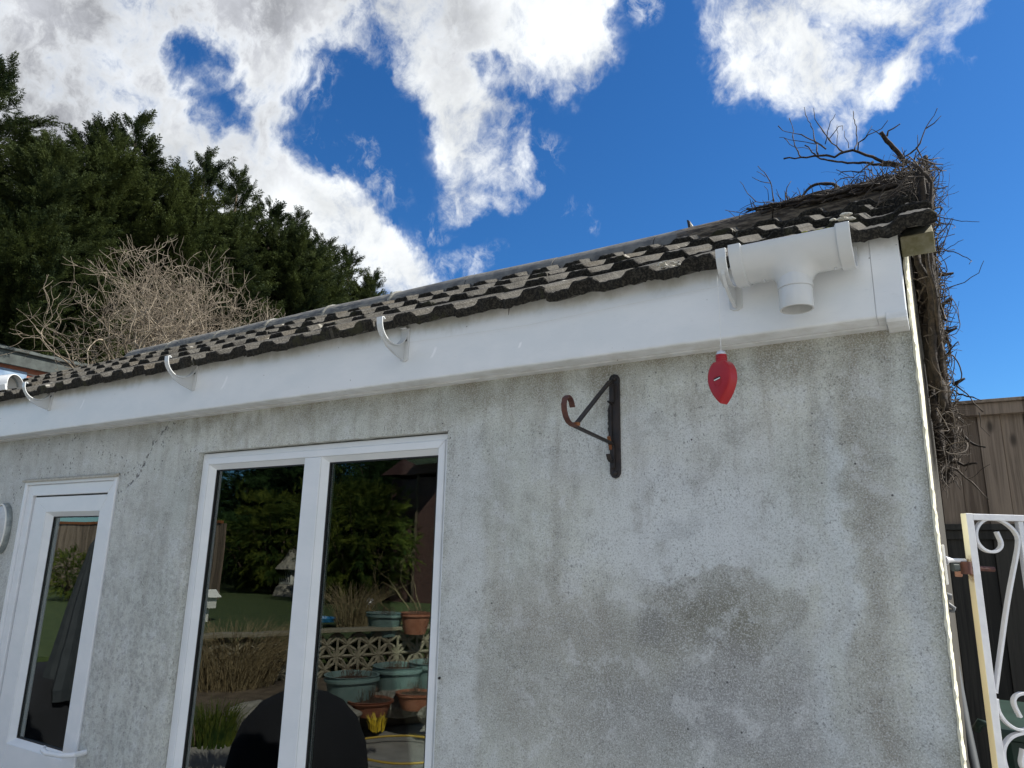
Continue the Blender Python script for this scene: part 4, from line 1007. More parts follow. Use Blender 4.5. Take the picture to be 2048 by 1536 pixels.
        pts = [q for q in pts if not outside(q + Vector((r0, 0, 0)), 2)]
        if len(pts) < 5: continue
        poly(limbs, pts, r0, r0 * .7, 7, .0012)
        for _ in range(5): q = pts[r_.randrange(len(pts))]; branches.append((q, .002))
    # stems lying along the ridge and rear slope by the corner
    for k in range(22):
        x0 = r_.uniform(-.08, .07); pts = []; xx = x0; yy = r_.uniform(.80, 1.15); zz = r_.uniform(2.98, 3.06); n = r_.randrange(7, 17)
        for i in range(n):
            lim = 2.985 + max(0, .11 - abs(yy - .92)) * .5
            pts.append(Vector((xx, yy, max(zz, lim)))); xx -= .045; yy += r_.gauss(0, .015); zz += r_.gauss(-.001, .012) + .0
            zz = min(zz, 3.13 + max(0, (xx + .3)) * .35)
        pts = [q for q in pts if not outside(q, 4)]
        if len(pts) < 4: continue
        poly(limbs, pts, r_.uniform(.004, .010), .003, 6, .002)
        for _ in range(7): q = pts[r_.randrange(len(pts))]; branches.append((q, .002))
    for k in range(26):     # stems lying over the ridge tiles themselves
        xx = r_.uniform(-.06, .06); yy = r_.uniform(.80, .98); pts = []; n = r_.randrange(8, 15)
        for i in range(n):
            hz = rz_ + .10 * math.sqrt(max(0, 1 - ((yy - ry) / .125) ** 2)) + .008 + abs(r_.gauss(0, .006)); q = Vector((xx, yy, hz))
            if proj(q)[0] > 1490: pts.append(q)
            xx -= .042; yy = min(max(yy + r_.gauss(0, .012), .80), 1.0)
        if len(pts) > 3:
            poly(limbs, pts, r_.uniform(.004, .009), .003, 6, .0015)
            for _ in range(5): branches.append((pts[r_.randrange(len(pts))], .002))
    # tangle of fine twigs
    def walk(p, rad, L, drift):
        slack = r_.expovariate(1 / 11) if r_.random() < .8 else r_.uniform(10, 42)
        if outside(p, slack): return
        d = Vector([r_.gauss(0, 1) for _ in range(3)]) + drift; d.normalize(); pts = [p.copy()]; curl = Vector([r_.gauss(0, .4) for _ in range(3)])
        for i in range(L):
            curl = curl + Vector([r_.gauss(0, .25) for _ in range(3)]); curl = curl * .9; d = (d + curl * .34 + Vector([r_.gauss(0, .09) for _ in range(3)])).normalized(); p = p + d * .011
            if p.y < .2 or (p.x < .008 and p.z < 2.45 + (p.y + .14) * .5): break
            if p.x > .15 + .06 * r_.random(): d.x = -abs(d.x)
            if outside(p, slack): break
            pts.append(p.copy())
        if len(pts) > 2: tw.tube(pts, [rad * (1 - .6 * i / len(pts)) for i in range(len(pts))], 4, False)
    for q, rad in branches:
        walk(q, min(rad, .0022), r_.randrange(3, 11), Vector((.0, 0, .15)))
    for k in range(1100):
        # volume along the side wall
        zz = r_.uniform(2.02, 3.1); yy = r_.uniform(.36, 1.3); walk(Vector((r_.uniform(.012, .085), yy, zz)), r_.uniform(.0008, .0024) * (1.6 if k % 9 == 0 else 1), r_.randrange(7, 24), Vector((.15, -.5, r_.choice((-.6, .6)))))
    for k in range(170):
        yy = r_.uniform(.3, .9); walk(Vector((r_.uniform(.012, .08), yy, r_.uniform(1.98, 2.2))), r_.uniform(.0008, .002), r_.randrange(7, 20), Vector((.25, -.4, -.4)))
    for k in range(520):
        u = r_.random() ** 1.6; xx = .10 - u * .62; yy = r_.uniform(.8, 1.25); hh = (1 - u) * .19 + .025
        walk(Vector((xx, yy, 2.99 + r_.random() ** 1.3 * hh)), r_.uniform(.0008, .0024), r_.randrange(9, 30), Vector((-.6, 0, .1)))
    limbs.build('stem', M['stem'], t, smooth=True); tw.build('twigs', M['twig'], t, smooth=True)
ivy()

# ------------------------------------------------------------------ fence behind
def fence():
    t = thing('fence', 'tall brown wooden board fence behind the gate, darker below its rail', 'fence')
    y = 2.7; zt = at(1990, 829, 1, y).z; zr = at(1970, 1049, 1, y).z; mb = MB(); x = -1.2; i = 0
    while x < 4.2:
        mb.box(x, x + .0985, y + (.010 if i % 2 else 0), y + .022 + (.010 if i % 2 else 0), zr, zt - .0015); x += .10; i += 1
    mb.box(-1.2, 4.2, y + .0325, y + .045, zr - .04, zt + .02); mb.build('upper_boards', M['fence'], t, bevel=.002)
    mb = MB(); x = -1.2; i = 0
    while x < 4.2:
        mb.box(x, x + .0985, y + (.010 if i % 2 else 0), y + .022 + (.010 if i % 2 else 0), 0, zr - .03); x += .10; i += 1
    mb.box(-1.2, 4.2, y + .0325, y + .045, 0, zr - .03); mb.build('lower_boards', M['fenceshade'], t, bevel=.002)
    mb = MB(); zc = at(1990, 803, 1, y - .03).z; mb.box(-1.2, 4.2, y - .03, y - .001, zt - .003, zc - .004); mb.box(-1.2, 4.2, y - .045, y + .05, zc - .0035, zc + .014)
    mb.build('top_rail', M['fence'], t, bevel=.003)
    mb = MB(); mb.box(-1.2, 4.2, y - .022, y - .001, zr - .028, zr + .002); mb.box(-1.2, 4.2, y - .012, y - .001, zr - .075, zr - .03); mb.build('middle_rail', M['fenceshade'], t, bevel=.002)
fence()

# ------------------------------------------------------------------ gate
GA = math.radians(38); GO = Vector((.0570, .150)); gd = Vector((math.cos(GA), math.sin(GA))); gn = Vector((-gd.y, gd.x))
def gate():
    t = thing('wrought_iron_gate', 'white painted wrought iron garden gate with scrolls, rust-stained near its hinge', 'gate', (GO.x, GO.y, 0))
    t.rotation_euler.z = GA
    def gp(px, py):
        r_ = ray(px, py); nn_ = np.array([gn.x, gn.y, 0]); k = (nn_ @ (np.array([GO.x, GO.y, 0]) - CAM)) / (nn_ @ r_); P_ = CAM + r_ * k
        return ((P_[0] - GO.x) * gd.x + (P_[1] - GO.y) * gd.y, P_[2])
    B = .0085; zt = gp(1936, 1027)[1]; W = .78
    z0 = .08
    mb = MB(); mb.box(-B, B, -B, B, z0, zt); mb.box(W - B, W + B, -B, B, z0, zt)
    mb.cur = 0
    o = mb.build('stile', [M['gate'], M['gatecream']], t, bevel=.0012)
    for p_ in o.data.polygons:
        if p_.normal.x < -.9 or (p_.normal.z > .9): p_.material_index = 1  # left and top faces take the cream tone
    for q in ((B + .0002, W - B - .0002, -B, B, zt - .014, zt - .0006), (B, W - B, -B, B, z0, z0 + .016), (B, W - B, -B + .001, B - .001, 1.0, 1.014)):
        mb = MB(); mb.box(*q); mb.build('rail', M['gate'], t, bevel=.0012)
    xm = gp(2043, 1080)[0]
    mb = MB()
    for k in range(4):
        mb = MB(); mb.box(xm - .006 + k * .145 * 1.0, xm + .006 + k * .145, -.006, .006, 1.0142, zt - .0142); mb.build('upright', M['gate'], t, bevel=.001)
    def sm(pts, n=6):
        P_ = [Vector(p) for p in pts]; out = []
        for i in range(len(P_) - 1):
            a = P_[max(i - 1, 0)]; b = P_[i]; c_ = P_[i + 1]; d_ = P_[min(i + 2, len(P_) - 1)]
            for k in range(n):
                u = k / n; out.append(.5 * ((2 * b) + (c_ - a) * u + (2 * a - 5 * b + 4 * c_ - d_) * u * u + (3 * b - a - 3 * c_ + d_) * u ** 3))
        return out + [P_[-1]]
    def px(x, y, s=5.12, ox=1800, oy=1000): return gp(ox + x / s, oy + y / s)
    # upper scroll: curl, over the top, then a long diagonal down to the stile
    s1 = [(985, 325), (1005, 370), (1030, 430), (1028, 480), (990, 520), (930, 532), (860, 510), (800, 450), (772, 370), (782, 290), (830, 225), (900, 195), (980, 195), (1070, 235), (1150, 300), (1200, 380), (1205, 460), (1190, 560), (1155, 740), (1110, 980), (1075, 1200), (1045, 1420)]
    pts = [px(*q) for q in s1] + [gp(1800 + 1030 / 5.37, 1250 + 640 / 5.37), gp(1800 + 1022 / 5.37, 1250 + 730 / 5.37)]
    up = sm(pts)
    mb = MB(); mb.strap(up, .011, .0055, 1, 0); mb.build('scroll', M['gate'], t, bevel=.0008)
    def p5(x, y): return gp(1800 + x / 5.37, 1250 + y / 5.37)
    s2 = [(1290, 990), (1262, 940), (1225, 860), (1218, 800), (1250, 755), (1310, 735), (1400, 750), (1470, 830), (1480, 960), (1430, 1080), (1330, 1125), (1230, 1110), (1130, 1040), (1060, 940), (1035, 850), (1030, 790)]
    mb = MB(); mb.strap(sm([p5(*q) for q in s2]), .011, .0055, 1, 0); mb.build('scroll', M['gate'], t, bevel=.0008)
    s3 = [(1400, 1150), (1300, 1160), (1200, 1195), (1130, 1270), (1105, 1370), (1125, 1500), (1180, 1620), (1300, 1700), (1420, 1680), (1450, 1560), (1400, 1500), (1330, 1540), (1300, 1470), (1312, 1380), (1318, 1330)]
    mb = MB(); mb.strap(sm([p5(*q) for q in s3]), .011, .0055, 1, 0); mb.build('scroll', M['gate'], t, bevel=.0008)
    # the same scroll mirrored about the first upright and on, outside the frame
    for k in (1, 2):
        mb = MB(); q_ = [Vector((2 * xm - u.x, u.y)) if k == 1 else Vector((u.x + .29, u.y)) for u in up]
        mb.strap(q_, .011, .0055, 1, 0); mb.build('scroll', M['gate'], t, bevel=.0008)
    # hinge eye, bolt
    zh = at(1942, 1135, 1, .15).z
    mb = MB(); mb.tube([(-B - .012, -.002, zh), (.05, .004, zh - .003)], .0055, 10); mb.lathe([(.0065, zh - .014), (.0105, zh - .014), (.0105, zh + .012), (.0065, zh + .012)], (-B - .010, -.002, 0), 16); mb.build('hinge_bolt', M['rustred'], t, smooth=True, auto=40)
    mb = MB(); mb.lathe([(0, -.006), (.009, -.006), (.009, .006), (0, .006)], (0, 0, 0), 6); s_ = mb.build('nut', M['eave'], t); s_.rotation_euler = (0, PI / 2, 0); s_.location = (-B - .036, -.002, zh)
    # pintle bracket fixed on the side wall
    h = thing('gate_hinge_plate', 'white painted gate hinge plate and pin fixed on the wall corner', 'hinge'); zp = at(1888, 1120, 0, .004).z; zp = at(1915, 1121, 1, .15).z
    mb = MB(); mb.box(.0035, .0085, .09, .125, zp - .05, zp + .032); mb.build('plate', M['gate'], h, bevel=.0015)
    mb = MB(); mb.tube([(.0085, .11, zp), (.012, .112, zp + .001), (.02, .118, zp), (GO.x - .014, .145, zp)], [.010, .0065, .0045, .0045], 10); mb.tube([(GO.x - .018, .146, zp + .003), (GO.x - .018, .146, zp - .022)], .0045, 10); mb.build('pin', M['gate'], h, smooth=True, auto=50)
    q = at(1917, 1148, 1, .17); mb = MB(); mb.box(q.x - .007, q.x + .007, .165, .175, q.z - .006, q.z + .006); tag(mb.build('copper_tag', M['copper'], bevel=.002), 'small square copper-coloured tab below the gate hinge', 'tag')
    q = at(1918, 1132, 1, .175); mb = MB(); mb.box(q.x - .014, q.x + .012, .172, .184, q.z - .006, q.z + .007); tag(mb.build('latch_block', M['eave'], bevel=.002), 'grey green metal block behind the gate hinge pin', 'latch')
gate()
# clutter in the passage behind the gate
q = at(1903, 1205, 1, .22)
t = thing('wall_hook', 'pale grey metal hook on the side wall below the gate hinge', 'hook', tuple(q))
mb = MB(); mb.tube([(-.024, 0, .012), (-.006, 0, .013), (.002, 0, .012)], [.0085, .0085, .006], 12); mb.build('knob', M['slat'], t, smooth=True, auto=50)
mb = MB(); mb.tube([(-.016, -.002, .006), (-.006, -.003, -.004), (.004, -.004, -.012), (.002, -.004, -.018), (-.010, -.003, -.018)], [.003, .0045, .0045, .004, .003], 8); mb.build('hook', M['slat'], t, smooth=True)
p0 = at(1912, 1335, 1, .9); p1 = at(1962, 1590, 1, .42); mb = MB(); mb.tube([p0, p0.lerp(p1, .5) + Vector((-.002, 0, .0)), p1, p1 + (p1 - p0) * .9], .0105, 12)
tag(mb.build('leaning_pipe', M['darkpipe'], smooth=True), 'dark grey plastic pipe leaning along the side wall', 'pipe')
t = thing('slatted_panel', 'ribbed grey slatted panel standing behind the leaning pipe', 'panel')
a0 = at(1917, 1415, 1, 1.0); a1 = at(1975, 1530, 1, .55)
mb = MB()
for k in range(16):
    f = k / 15; u = at(1913 + 2.5 * f, 1420 + 45 * f, 1, 1.0 + .02 * k); v = at(1938 + 58 * f, 1640, 1, .6 + .02 * k); mb.tube([u, v], .0035, 4)
mb.build('slat', M['slat'], t)
t = thing('wheelie_bin', 'dark green plastic garden bin behind the lower gate scrolls', 'bin')
c0 = at(2010, 1452, 1, .95); mb = MB(); X_, Y_, Z_ = c0.x, .95, c0.z
mb.v = []; b = 0
for z_, k in ((.05, .78), (Z_ - .05, 1.0)):
    for dx, dy in ((-.26, -.2), (.26, -.2), (.26, .3), (-.26, .3)): mb.v.append((X_ + .25 + dx * k, Y_ + .25 + dy * k, z_))
for q in ((0, 1, 5, 4), (1, 2, 6, 5), (2, 3, 7, 6), (3, 0, 4, 7), (0, 3, 2, 1)): mb.face(list(q))
mb.build('body', M['greenbin'], t, bevel=.02)
mb = MB(); mb.box(X_ - .03, X_ + .53, Y_ + .02, Y_ + .57, Z_ - .045, Z_ - .01); mb.build('lid', M['greenbin'], t, bevel=.012)
c1_ = at(1970, 1460, 1, .8); mb = MB()
mb.tube([c1_ + Vector((-.02, 0, .0)), c1_ + Vector((-.01, -.02, .02)), c1_ + Vector((.02, 0, .015)), c1_ + Vector((.03, 0, -.06))], .012, 6); mb.build('handle', M['greenbin'], t, smooth=True)

# ------------------------------------------------------------------ neighbour house, left, behind the roof
def neighbour():
    X_ = -7.5; t = thing('brick_house', 'red brick house corner with grey green eaves behind the far left of the roof', 'house', (X_ - 2, 2, 0))
    for o_, k in (): pass
    zE = 3.55
    def P(o): o.location = (-(X_ - 2), -2, 0)
    mb = MB(); mb.box(X_ - 4, X_ - .06, .9, 6, 0, zE - .10); o = mb.build('wall', M['brick'], t); P(o)
    mb = MB(); mb.prism([(X_ - .03, zE - .13), (X_, zE - .13), (X_ + .008, zE), (X_ - .03, zE)], .7, 6.2, 1); mb.prism([(X_ - 4.1, zE + .001), (X_ + .035, zE + .001), (X_ + .035, zE + .028), (X_ - 4.1, zE + .05)], .66, 6.25, 1); o = mb.build('eaves', M['eave'], t, bevel=.004); P(o)
    mb = MB(); mb.box(X_ - .075, X_ - .052, 1.0, 1.58, 2.3, zE - .16); o = mb.build('window', M['bluefilm'], t, bevel=.004); P(o)
    mb = MB(); mb.prism([(X_ - 4.1, zE + .05), (X_ - .05, zE + .032), (X_ - .3, zE + .12), (X_ - 4.1, zE + .22)], .72, 6.1, 1); o = mb.build('roof', M['eave'], t); P(o)
neighbour()

# ------------------------------------------------------------------ conifers
def frond_proto(seed, n=13):
    """flat feathery spray, length 1 along x; quads"""
    r_ = random.Random(seed); V, Q = [], []
    def kite(p, ang, L, wd, z0):
        d = np.array([math.cos(ang), math.sin(ang)]); nrm = np.array([-d[1], d[0]]); b = len(V)
        tip = p + d * L; mid = p + d * L * .45
        V.extend([(p[0], p[1], z0), (mid[0] + nrm[0] * wd, mid[1] + nrm[1] * wd, z0 + r_.gauss(0, .015)), (tip[0], tip[1], z0 + r_.gauss(0, .03) - L * .05), (mid[0] - nrm[0] * wd, mid[1] - nrm[1] * wd, z0 + r_.gauss(0, .015))]); Q.append((b, b + 1, b + 2, b + 3))
    kite(np.array([0., 0.]), 0, 1.0, .016, 0)
    for k in range(n):
        u = .08 + .86 * k / n; sgn = 1 if k % 2 else -1; L = (.30 * (1 - u) + .09) * r_.uniform(.75, 1.2); a = sgn * r_.uniform(.42, .75); p = np.array([u, 0.])
        kite(p, a, L, .016, r_.gauss(0, .02))
        for q in range(3):
            v = .3 + .25 * q; pp = p + np.array([math.cos(a), math.sin(a)]) * L * v
            for s_ in (1, -1):
                kite(pp, a + s_ * r_.uniform(.4, .75), L * (.42 - .08 * q), .014, r_.gauss(0, .02))
    return np.array(V), np.array(Q)
PROT = [frond_proto(s_) for s_ in range(5)]
def place_fronds(pos, dirs, length, seed):
    """pos (n,3), dirs (n,3) unit, length (n)"""
    g = np.random.default_rng(seed); n = len(pos)
    up = np.tile(np.array([0, 0, 1.0]), (n, 1)) + g.normal(0, .55, (n, 3))
    Yv = np.cross(up, dirs); Yv /= np.linalg.norm(Yv, axis=1)[:, None] + 1e-9; Zv = np.cross(dirs, Yv)
    which = g.integers(0, len(PROT), n); VV, QQ = [], []; off = 0
    for w_ in range(len(PROT)):
        s_ = which == w_
        if not s_.any(): continue
        V, Q = PROT[w_]; k = s_.sum()
        W = (pos[s_][:, None, :] + length[s_][:, None, None] * (V[None, :, 0:1] * dirs[s_][:, None, :] + V[None, :, 1:2] * Yv[s_][:, None, :] + V[None, :, 2:3] * Zv[s_][:, None, :]))
        # droop at the tip
        W[:, :, 2] -= (V[None, :, 0] ** 2) * length[s_][:, None] * .12
        VV.append(W.reshape(-1, 3)); QQ.append((Q[None] + (np.arange(k) * len(V))[:, None, None]).reshape(-1, 4) + off); off += k * len(V)
    return np.concatenate(VV), np.concatenate(QQ)
def conifer(x, y, H, rad, seed, label, dens=1.0, lean=0, zmin=2.4):
    t = thing('cypress_tree', label, 'tree', (x, y, 0), 'row of tall cypress trees behind the outbuilding')
    g = np.random.default_rng(seed); mbT = MB(); pos, dirs, ln = [], [], []
    nlead = 4; tops = [(0, 0, H)]
    for k in range(nlead): a = g.uniform(0, 2 * PI); r_ = g.uniform(.25, .75) * rad; tops.append((r_ * math.cos(a), r_ * math.sin(a), H - g.uniform(.25, 1.1) - r_ * .5))
    mbT.tube([(0, 0, 0), (.02, 0, H * .5), (0, 0, H * .97)], [.14, .08, .01], 8)
    for tp in tops[1:]: mbT.tube([(0, 0, tp[2] * .45), (tp[0] * .7, tp[1] * .7, tp[2] * .65), (tp[0], tp[1], tp[2] * .98)], [.05, .03, .005], 6)
    for ti, tp in enumerate(tops):
        nb = int((300 if ti == 0 else 110) * dens)
        for k in range(nb):
            u = g.uniform(0, 1) ** .85; hb = tp[2] - .05 - u * (tp[2] - zmin if ti == 0 else 1.9); below = tp[2] - hb
            R_ = rad if ti == 0 else rad * .62
            L = min(R_, .16 + below * .40) * g.uniform(.55, 1.12); az = g.uniform(0, 2 * PI)
            L *= .85 + .85 * noise.noise((math.cos(az) * 1.6 + x, math.sin(az) * 1.6 + y, hb * 1.3))
            el = g.uniform(.15, .85) if below > .6 else g.uniform(.55, 1.25)
            d = np.array([math.cos(az) * math.cos(el), math.sin(az) * math.cos(el), math.sin(el)]); cz = L * .25
            base = np.array([tp[0], tp[1], hb - math.sin(el) * L * .7]) if ti == 0 else np.array([tp[0], tp[1], hb - math.sin(el) * L * .5])
            ns = max(3, int(L / .052))
            for q in range(ns):
                f = .30 + .70 * (q + g.uniform(0, 1)) / ns
                p = base + d * L * f + g.normal(0, .025 + .03 * f, 3) + np.array([0, 0, -.1 * f * f * L])
                dd = d * 1.0 + g.normal(0, .30, 3); dd[2] += .12; dd /= np.linalg.norm(dd)
                pos.append(p); dirs.append(dd); ln.append(g.uniform(.13, .24))
            for q in range(3):      # long plume at the tip of the bough
                tipd = d + g.normal(0, .12, 3) + np.array([0, 0, .25]); tipd /= np.linalg.norm(tipd); pos.append(base + d * L * (.86 + .06 * q)); dirs.append(tipd); ln.append(g.uniform(.28, .46) * min(1, .55 + L))
        # feathery leader
        for q in range(10):
            f = q / 9; dd = np.array([g.normal(0, .35), g.normal(0, .35), 1.0]); dd /= np.linalg.norm(dd)
            pos.append(np.array([tp[0], tp[1], tp[2] - .40 + .28 * f])); dirs.append(dd); ln.append(g.uniform(.16, .30))
    V, Q = place_fronds(np.array(pos), np.array(dirs), np.array(ln), seed)
    o = numpy_mesh('crown', V, Q, M['conifer'], t)
    mbT.build('trunk', M['bark'], t, smooth=True)
    return len(Q)
XT = -9.2; lab = 'dark cypress tree in the hedge row, '
TT = [((5, 135), 1.35, 'tallest, at the far left', 0), ((110, 275), 1.0, 'just right of the tallest left one', .5), ((200, 262), .9, 'with a broad dense crown above the bare shrub', -.3),
      ((278, 242), .95, 'with the highest spiky tip above the bare shrub', 0), ((415, 312), 1.0, 'right of the one with the highest spiky tip', .3), ((478, 352), .85, 'mid row with a thin leaning tip', 0),
      ((545, 410), .95, 'right of the thin leaning tip', .2), ((598, 437), 1.0, 'with a low dense crown right of the middle', 0), ((650, 478), 1.0, 'third from the right end', .2), ((700, 508), 1.0, 'last but one on the right', 0), ((745, 552), .8, 'last on the right against blue sky', .4)]
tot = 0
for i, ((px_, py_), rad, lb, dx) in enumerate(TT):
    p = at(px_, py_, 0, XT + dx)
    tot += conifer(p.x, p.y, p.z, rad * 1.15, 100 + i, lab + lb, 1.0 if i < 6 else .85, zmin=2.6)
print('frond quads', tot)

# ------------------------------------------------------------------ bare shrub
def bare_shrub(name, label, base, top_r, H, seed, mat, n0=9, rr=.028, depth=6, cat='shrub'):
    t = thing(name, label, cat, tuple(base)); r_ = random.Random(seed); mb = MB(); cnt = [0]
    C_ = Vector((0, 0, H * .50))
    def grow(p, d, L, rad, lv):
        n = 5; pts = [p.copy()]; bend = Vector([r_.gauss(0, .6) for _ in range(3)])
        for i in range(n):
            d = (d + bend * .16 + Vector([r_.gauss(0, .11) for _ in range(3)]) + Vector((0, 0, .045))).normalized(); p = p + d * L / n; pts.append(p.copy())
        mb.tube(pts, [rad * (1 - .42 * i / n) for i in range(n + 1)], 6 if rad > .008 else 4, False); cnt[0] += 1
        if lv <= 0: return
        q = (p - C_); e = (q.x / top_r) ** 2 + (q.y / top_r) ** 2 + (q.z / (H * .55)) ** 2
        if e > 1.0: return
        k = r_.choice((2, 2, 3)) if lv > 4 else r_.choice((1, 2, 2))
        for j in range(k):
            a = Vector([r_.gauss(0, 1) for _ in range(3)]); a = (a - d * a.dot(d)).normalized(); nd = (d + a * r_.uniform(.45, 1.0)).normalized()
            s_ = pts[-1] if j < 2 else pts[r_.randrange(2, n)]
            grow(s_, nd, max(.13, L * r_.uniform(.55, .85)), max(.0023, rad * .60), lv - 1)
    for k in range(n0):
        a = 2 * PI * k / n0 + r_.uniform(-.3, .3); e = r_.uniform(.35, 1.25)
        grow(Vector((0, 0, .02)) + Vector((math.cos(a), math.sin(a), 0)) * .06, Vector((math.cos(a) * math.cos(e), math.sin(a) * math.cos(e), math.sin(e))), H * .30, rr, depth)
    mb.build('branches', mat, t, smooth=True); return t
c0 = at(318, 650, 0, -5.9)
bare_shrub('bare_shrub', 'leafless pale-branched shrub behind the roof in front of the cypresses', Vector((c0.x, c0.y + .1, 2.35)), 1.15, 2.05, 8, M['palestem'], 13, .030, 8)
# shrub stands on a raised bed behind the outbuilding
mb = MB(); mb.box(-7.3, -4.4, 1.95, 5.2, .004, 2.06) if False else None

# ------------------------------------------------------------------ garden in front (seen in the glass)
def refl(px, py, z=None, y=None):
    r_ = ray(px, py); k = (z - CAM[2]) / r_[2] if z is not None else (y - CAM[1]) / r_[1]; P_ = CAM + r_ * k
    return Vector((P_[0], .10 - P_[1], P_[2]))
def pot(label, c_, rad, h, mat, group='garden pots', plant='soil'):
    t = thing('plant_pot', label, 'plant pot', (c_.x, c_.y, c_.z - h), group); mb = MB()
    mb.lathe([(0, 0), (rad * .66, 0), (rad * .82, h * .5), (rad * .90, h * .84), (rad * .99, h * .85), (rad * 1.0, h * .91), (rad * .95, h * .92), (rad * .96, h * .98), (rad, h), (rad * .9, h), (rad * .86, h * .8)], (0, 0, 0), 28)
    mb.build('bowl', mat, t, smooth=True, auto=35)
    mb = MB(); n = 16; mb.v = [(rad * .87 * math.cos(2 * PI * i / n), rad * .87 * math.sin(2 * PI * i / n), h * .86) for i in range(n)] + [(0, 0, h * .93)]
    for i in range(n): mb.face([i, (i + 1) % n, n])
    r_ = random.Random(int(abs(c_.x * 1000)))
    for k in range(60):
        a = r_.uniform(0, 2 * PI); q = r_.random() * rad * .8; hh = r_.uniform(.03, .16); p = Vector((q * math.cos(a), q * math.sin(a), h * .88)); mb.tube([p, p + Vector((r_.gauss(0, .03), r_.gauss(0, .03), hh))], [.003, .001], 3, False)
    mb.build('planting', M['soil'], t)
pot('grey green pot with soil, front centre in the window reflection', refl(704, 1348, z=.57), .27, .36, M['pot'])
pot('grey green pot with brown stalks, behind the front one in the reflection', refl(795, 1330, z=.60), .27, .36, M['pot'])
pot('grey green pot at the right edge of the window reflection', refl(868, 1322, z=.62), .27, .36, M['pot'])
pot('grey green pot on top of the screen wall in the reflection', refl(770, 1226, z=.93), .27, .30, M['pot'])
pot('terracotta pot beside the green one on the screen wall', refl(832, 1225, z=.95), .22, .28, M['terracotta'])
pot('shallow terracotta bowl low in the window reflection', refl(742, 1400, z=.36), .22, .14, M['terracotta'])
pot('terracotta bowl in front of the right green pot', refl(832, 1384, z=.42), .20, .16, M['terracotta'])
pot('terracotta pot on the lawn at the left of the window reflection', refl(437, 1122, z=1.25), .24, .35, M['terracotta'])
# pierced screen wall
def screen_wall():
    t = thing('screen_block_wall', 'low wall of pierced concrete screen blocks across the garden', 'wall'); n = 22; S = .29
    mb = MB(); th = .09
    def P(u, z): q = WA + wd_ * u; return (q.x, q.y, z)
    for i in range(n):
        for j in range(2):
            u0, z0 = i * S, .12 + j * S; cx_, cz_ = u0 + S / 2, z0 + S / 2
            bars = [((u0 + .012, z0), (u0 + .012, z0 + S)), ((u0, z0 + .012), (u0 + S, z0 + .012))]
            for sx_ in (-1, 1):
                for sz_ in (-1, 1):
                    bars += [((cx_, cz_), (cx_ + sx_ * .07, cz_ + sz_ * .11)), ((cx_ + sx_ * .07, cz_ + sz_ * .11), (cx_ + sx_ * S / 2, cz_ + sz_ * S / 2)), ((cx_, cz_), (cx_ + sx_ * .11, cz_ + sz_ * .06)), ((cx_ + sx_ * .11, cz_ + sz_ * .06), (cx_ + sx_ * S / 2, cz_ + sz_ * S / 2))]
            for a, b in bars: mb.tube([P(*a), P(*b)], .022, 4, False)
    mb.build('pierced_blocks', M['blocks'], t)
    mb = MB(); e = wn_ * .1
    a, b = WA - wd_ * .05, WA + wd_ * (n * S + .05)
    mb.prism([(a.x - e.x, a.y - e.y), (b.x - e.x, b.y - e.y), (b.x + e.x, b.y + e.y), (a.x + e.x, a.y + e.y)], .12 + 2 * S + .02, .12 + 2 * S + .065, 2); mb.build('coping', M['blocks'], t, bevel=.006)
screen_wall()
# covered barbecue
def bbq():
    a = refl(470, 1440, z=.75); b = refl(732, 1440, z=.75); c_ = (a + b) / 2; rad = (a - b).length / 2 * 1.02; topz = refl(600, 1368, z=1.0).z
    t = thing('covered_barbecue', 'black domed barbecue under a cover, dark shape in the window reflection', 'barbecue', (c_.x, c_.y, 0)); mb = MB()
    pr = [(rad * 1.08, .05), (rad * 1.1, .3), (rad * 1.04, .48), (rad * .98, .62), (rad * .84, .75), (rad * .62, .85), (rad * .34, .905), (.0, .92)]
    mb.lathe(pr, (0, 0, 0), 40)
    mb.v = [(v[0] + .02 * noise.noise((v[0] * 5, v[1] * 5, v[2] * 2)), v[1] + .02 * noise.noise((v[0] * 5, v[1] * 5, 7 + v[2] * 2)), v[2]) for v in mb.v]
    mb.build('cover', M['blackcloth'], t, smooth=True)
    mb = MB(); mb.lathe([(.02, 0), (.03, .0), (.03, .05), (.02, .05)], (rad * .6, 0, 0), 12); mb.build('castor', M['black'], t)
bbq()
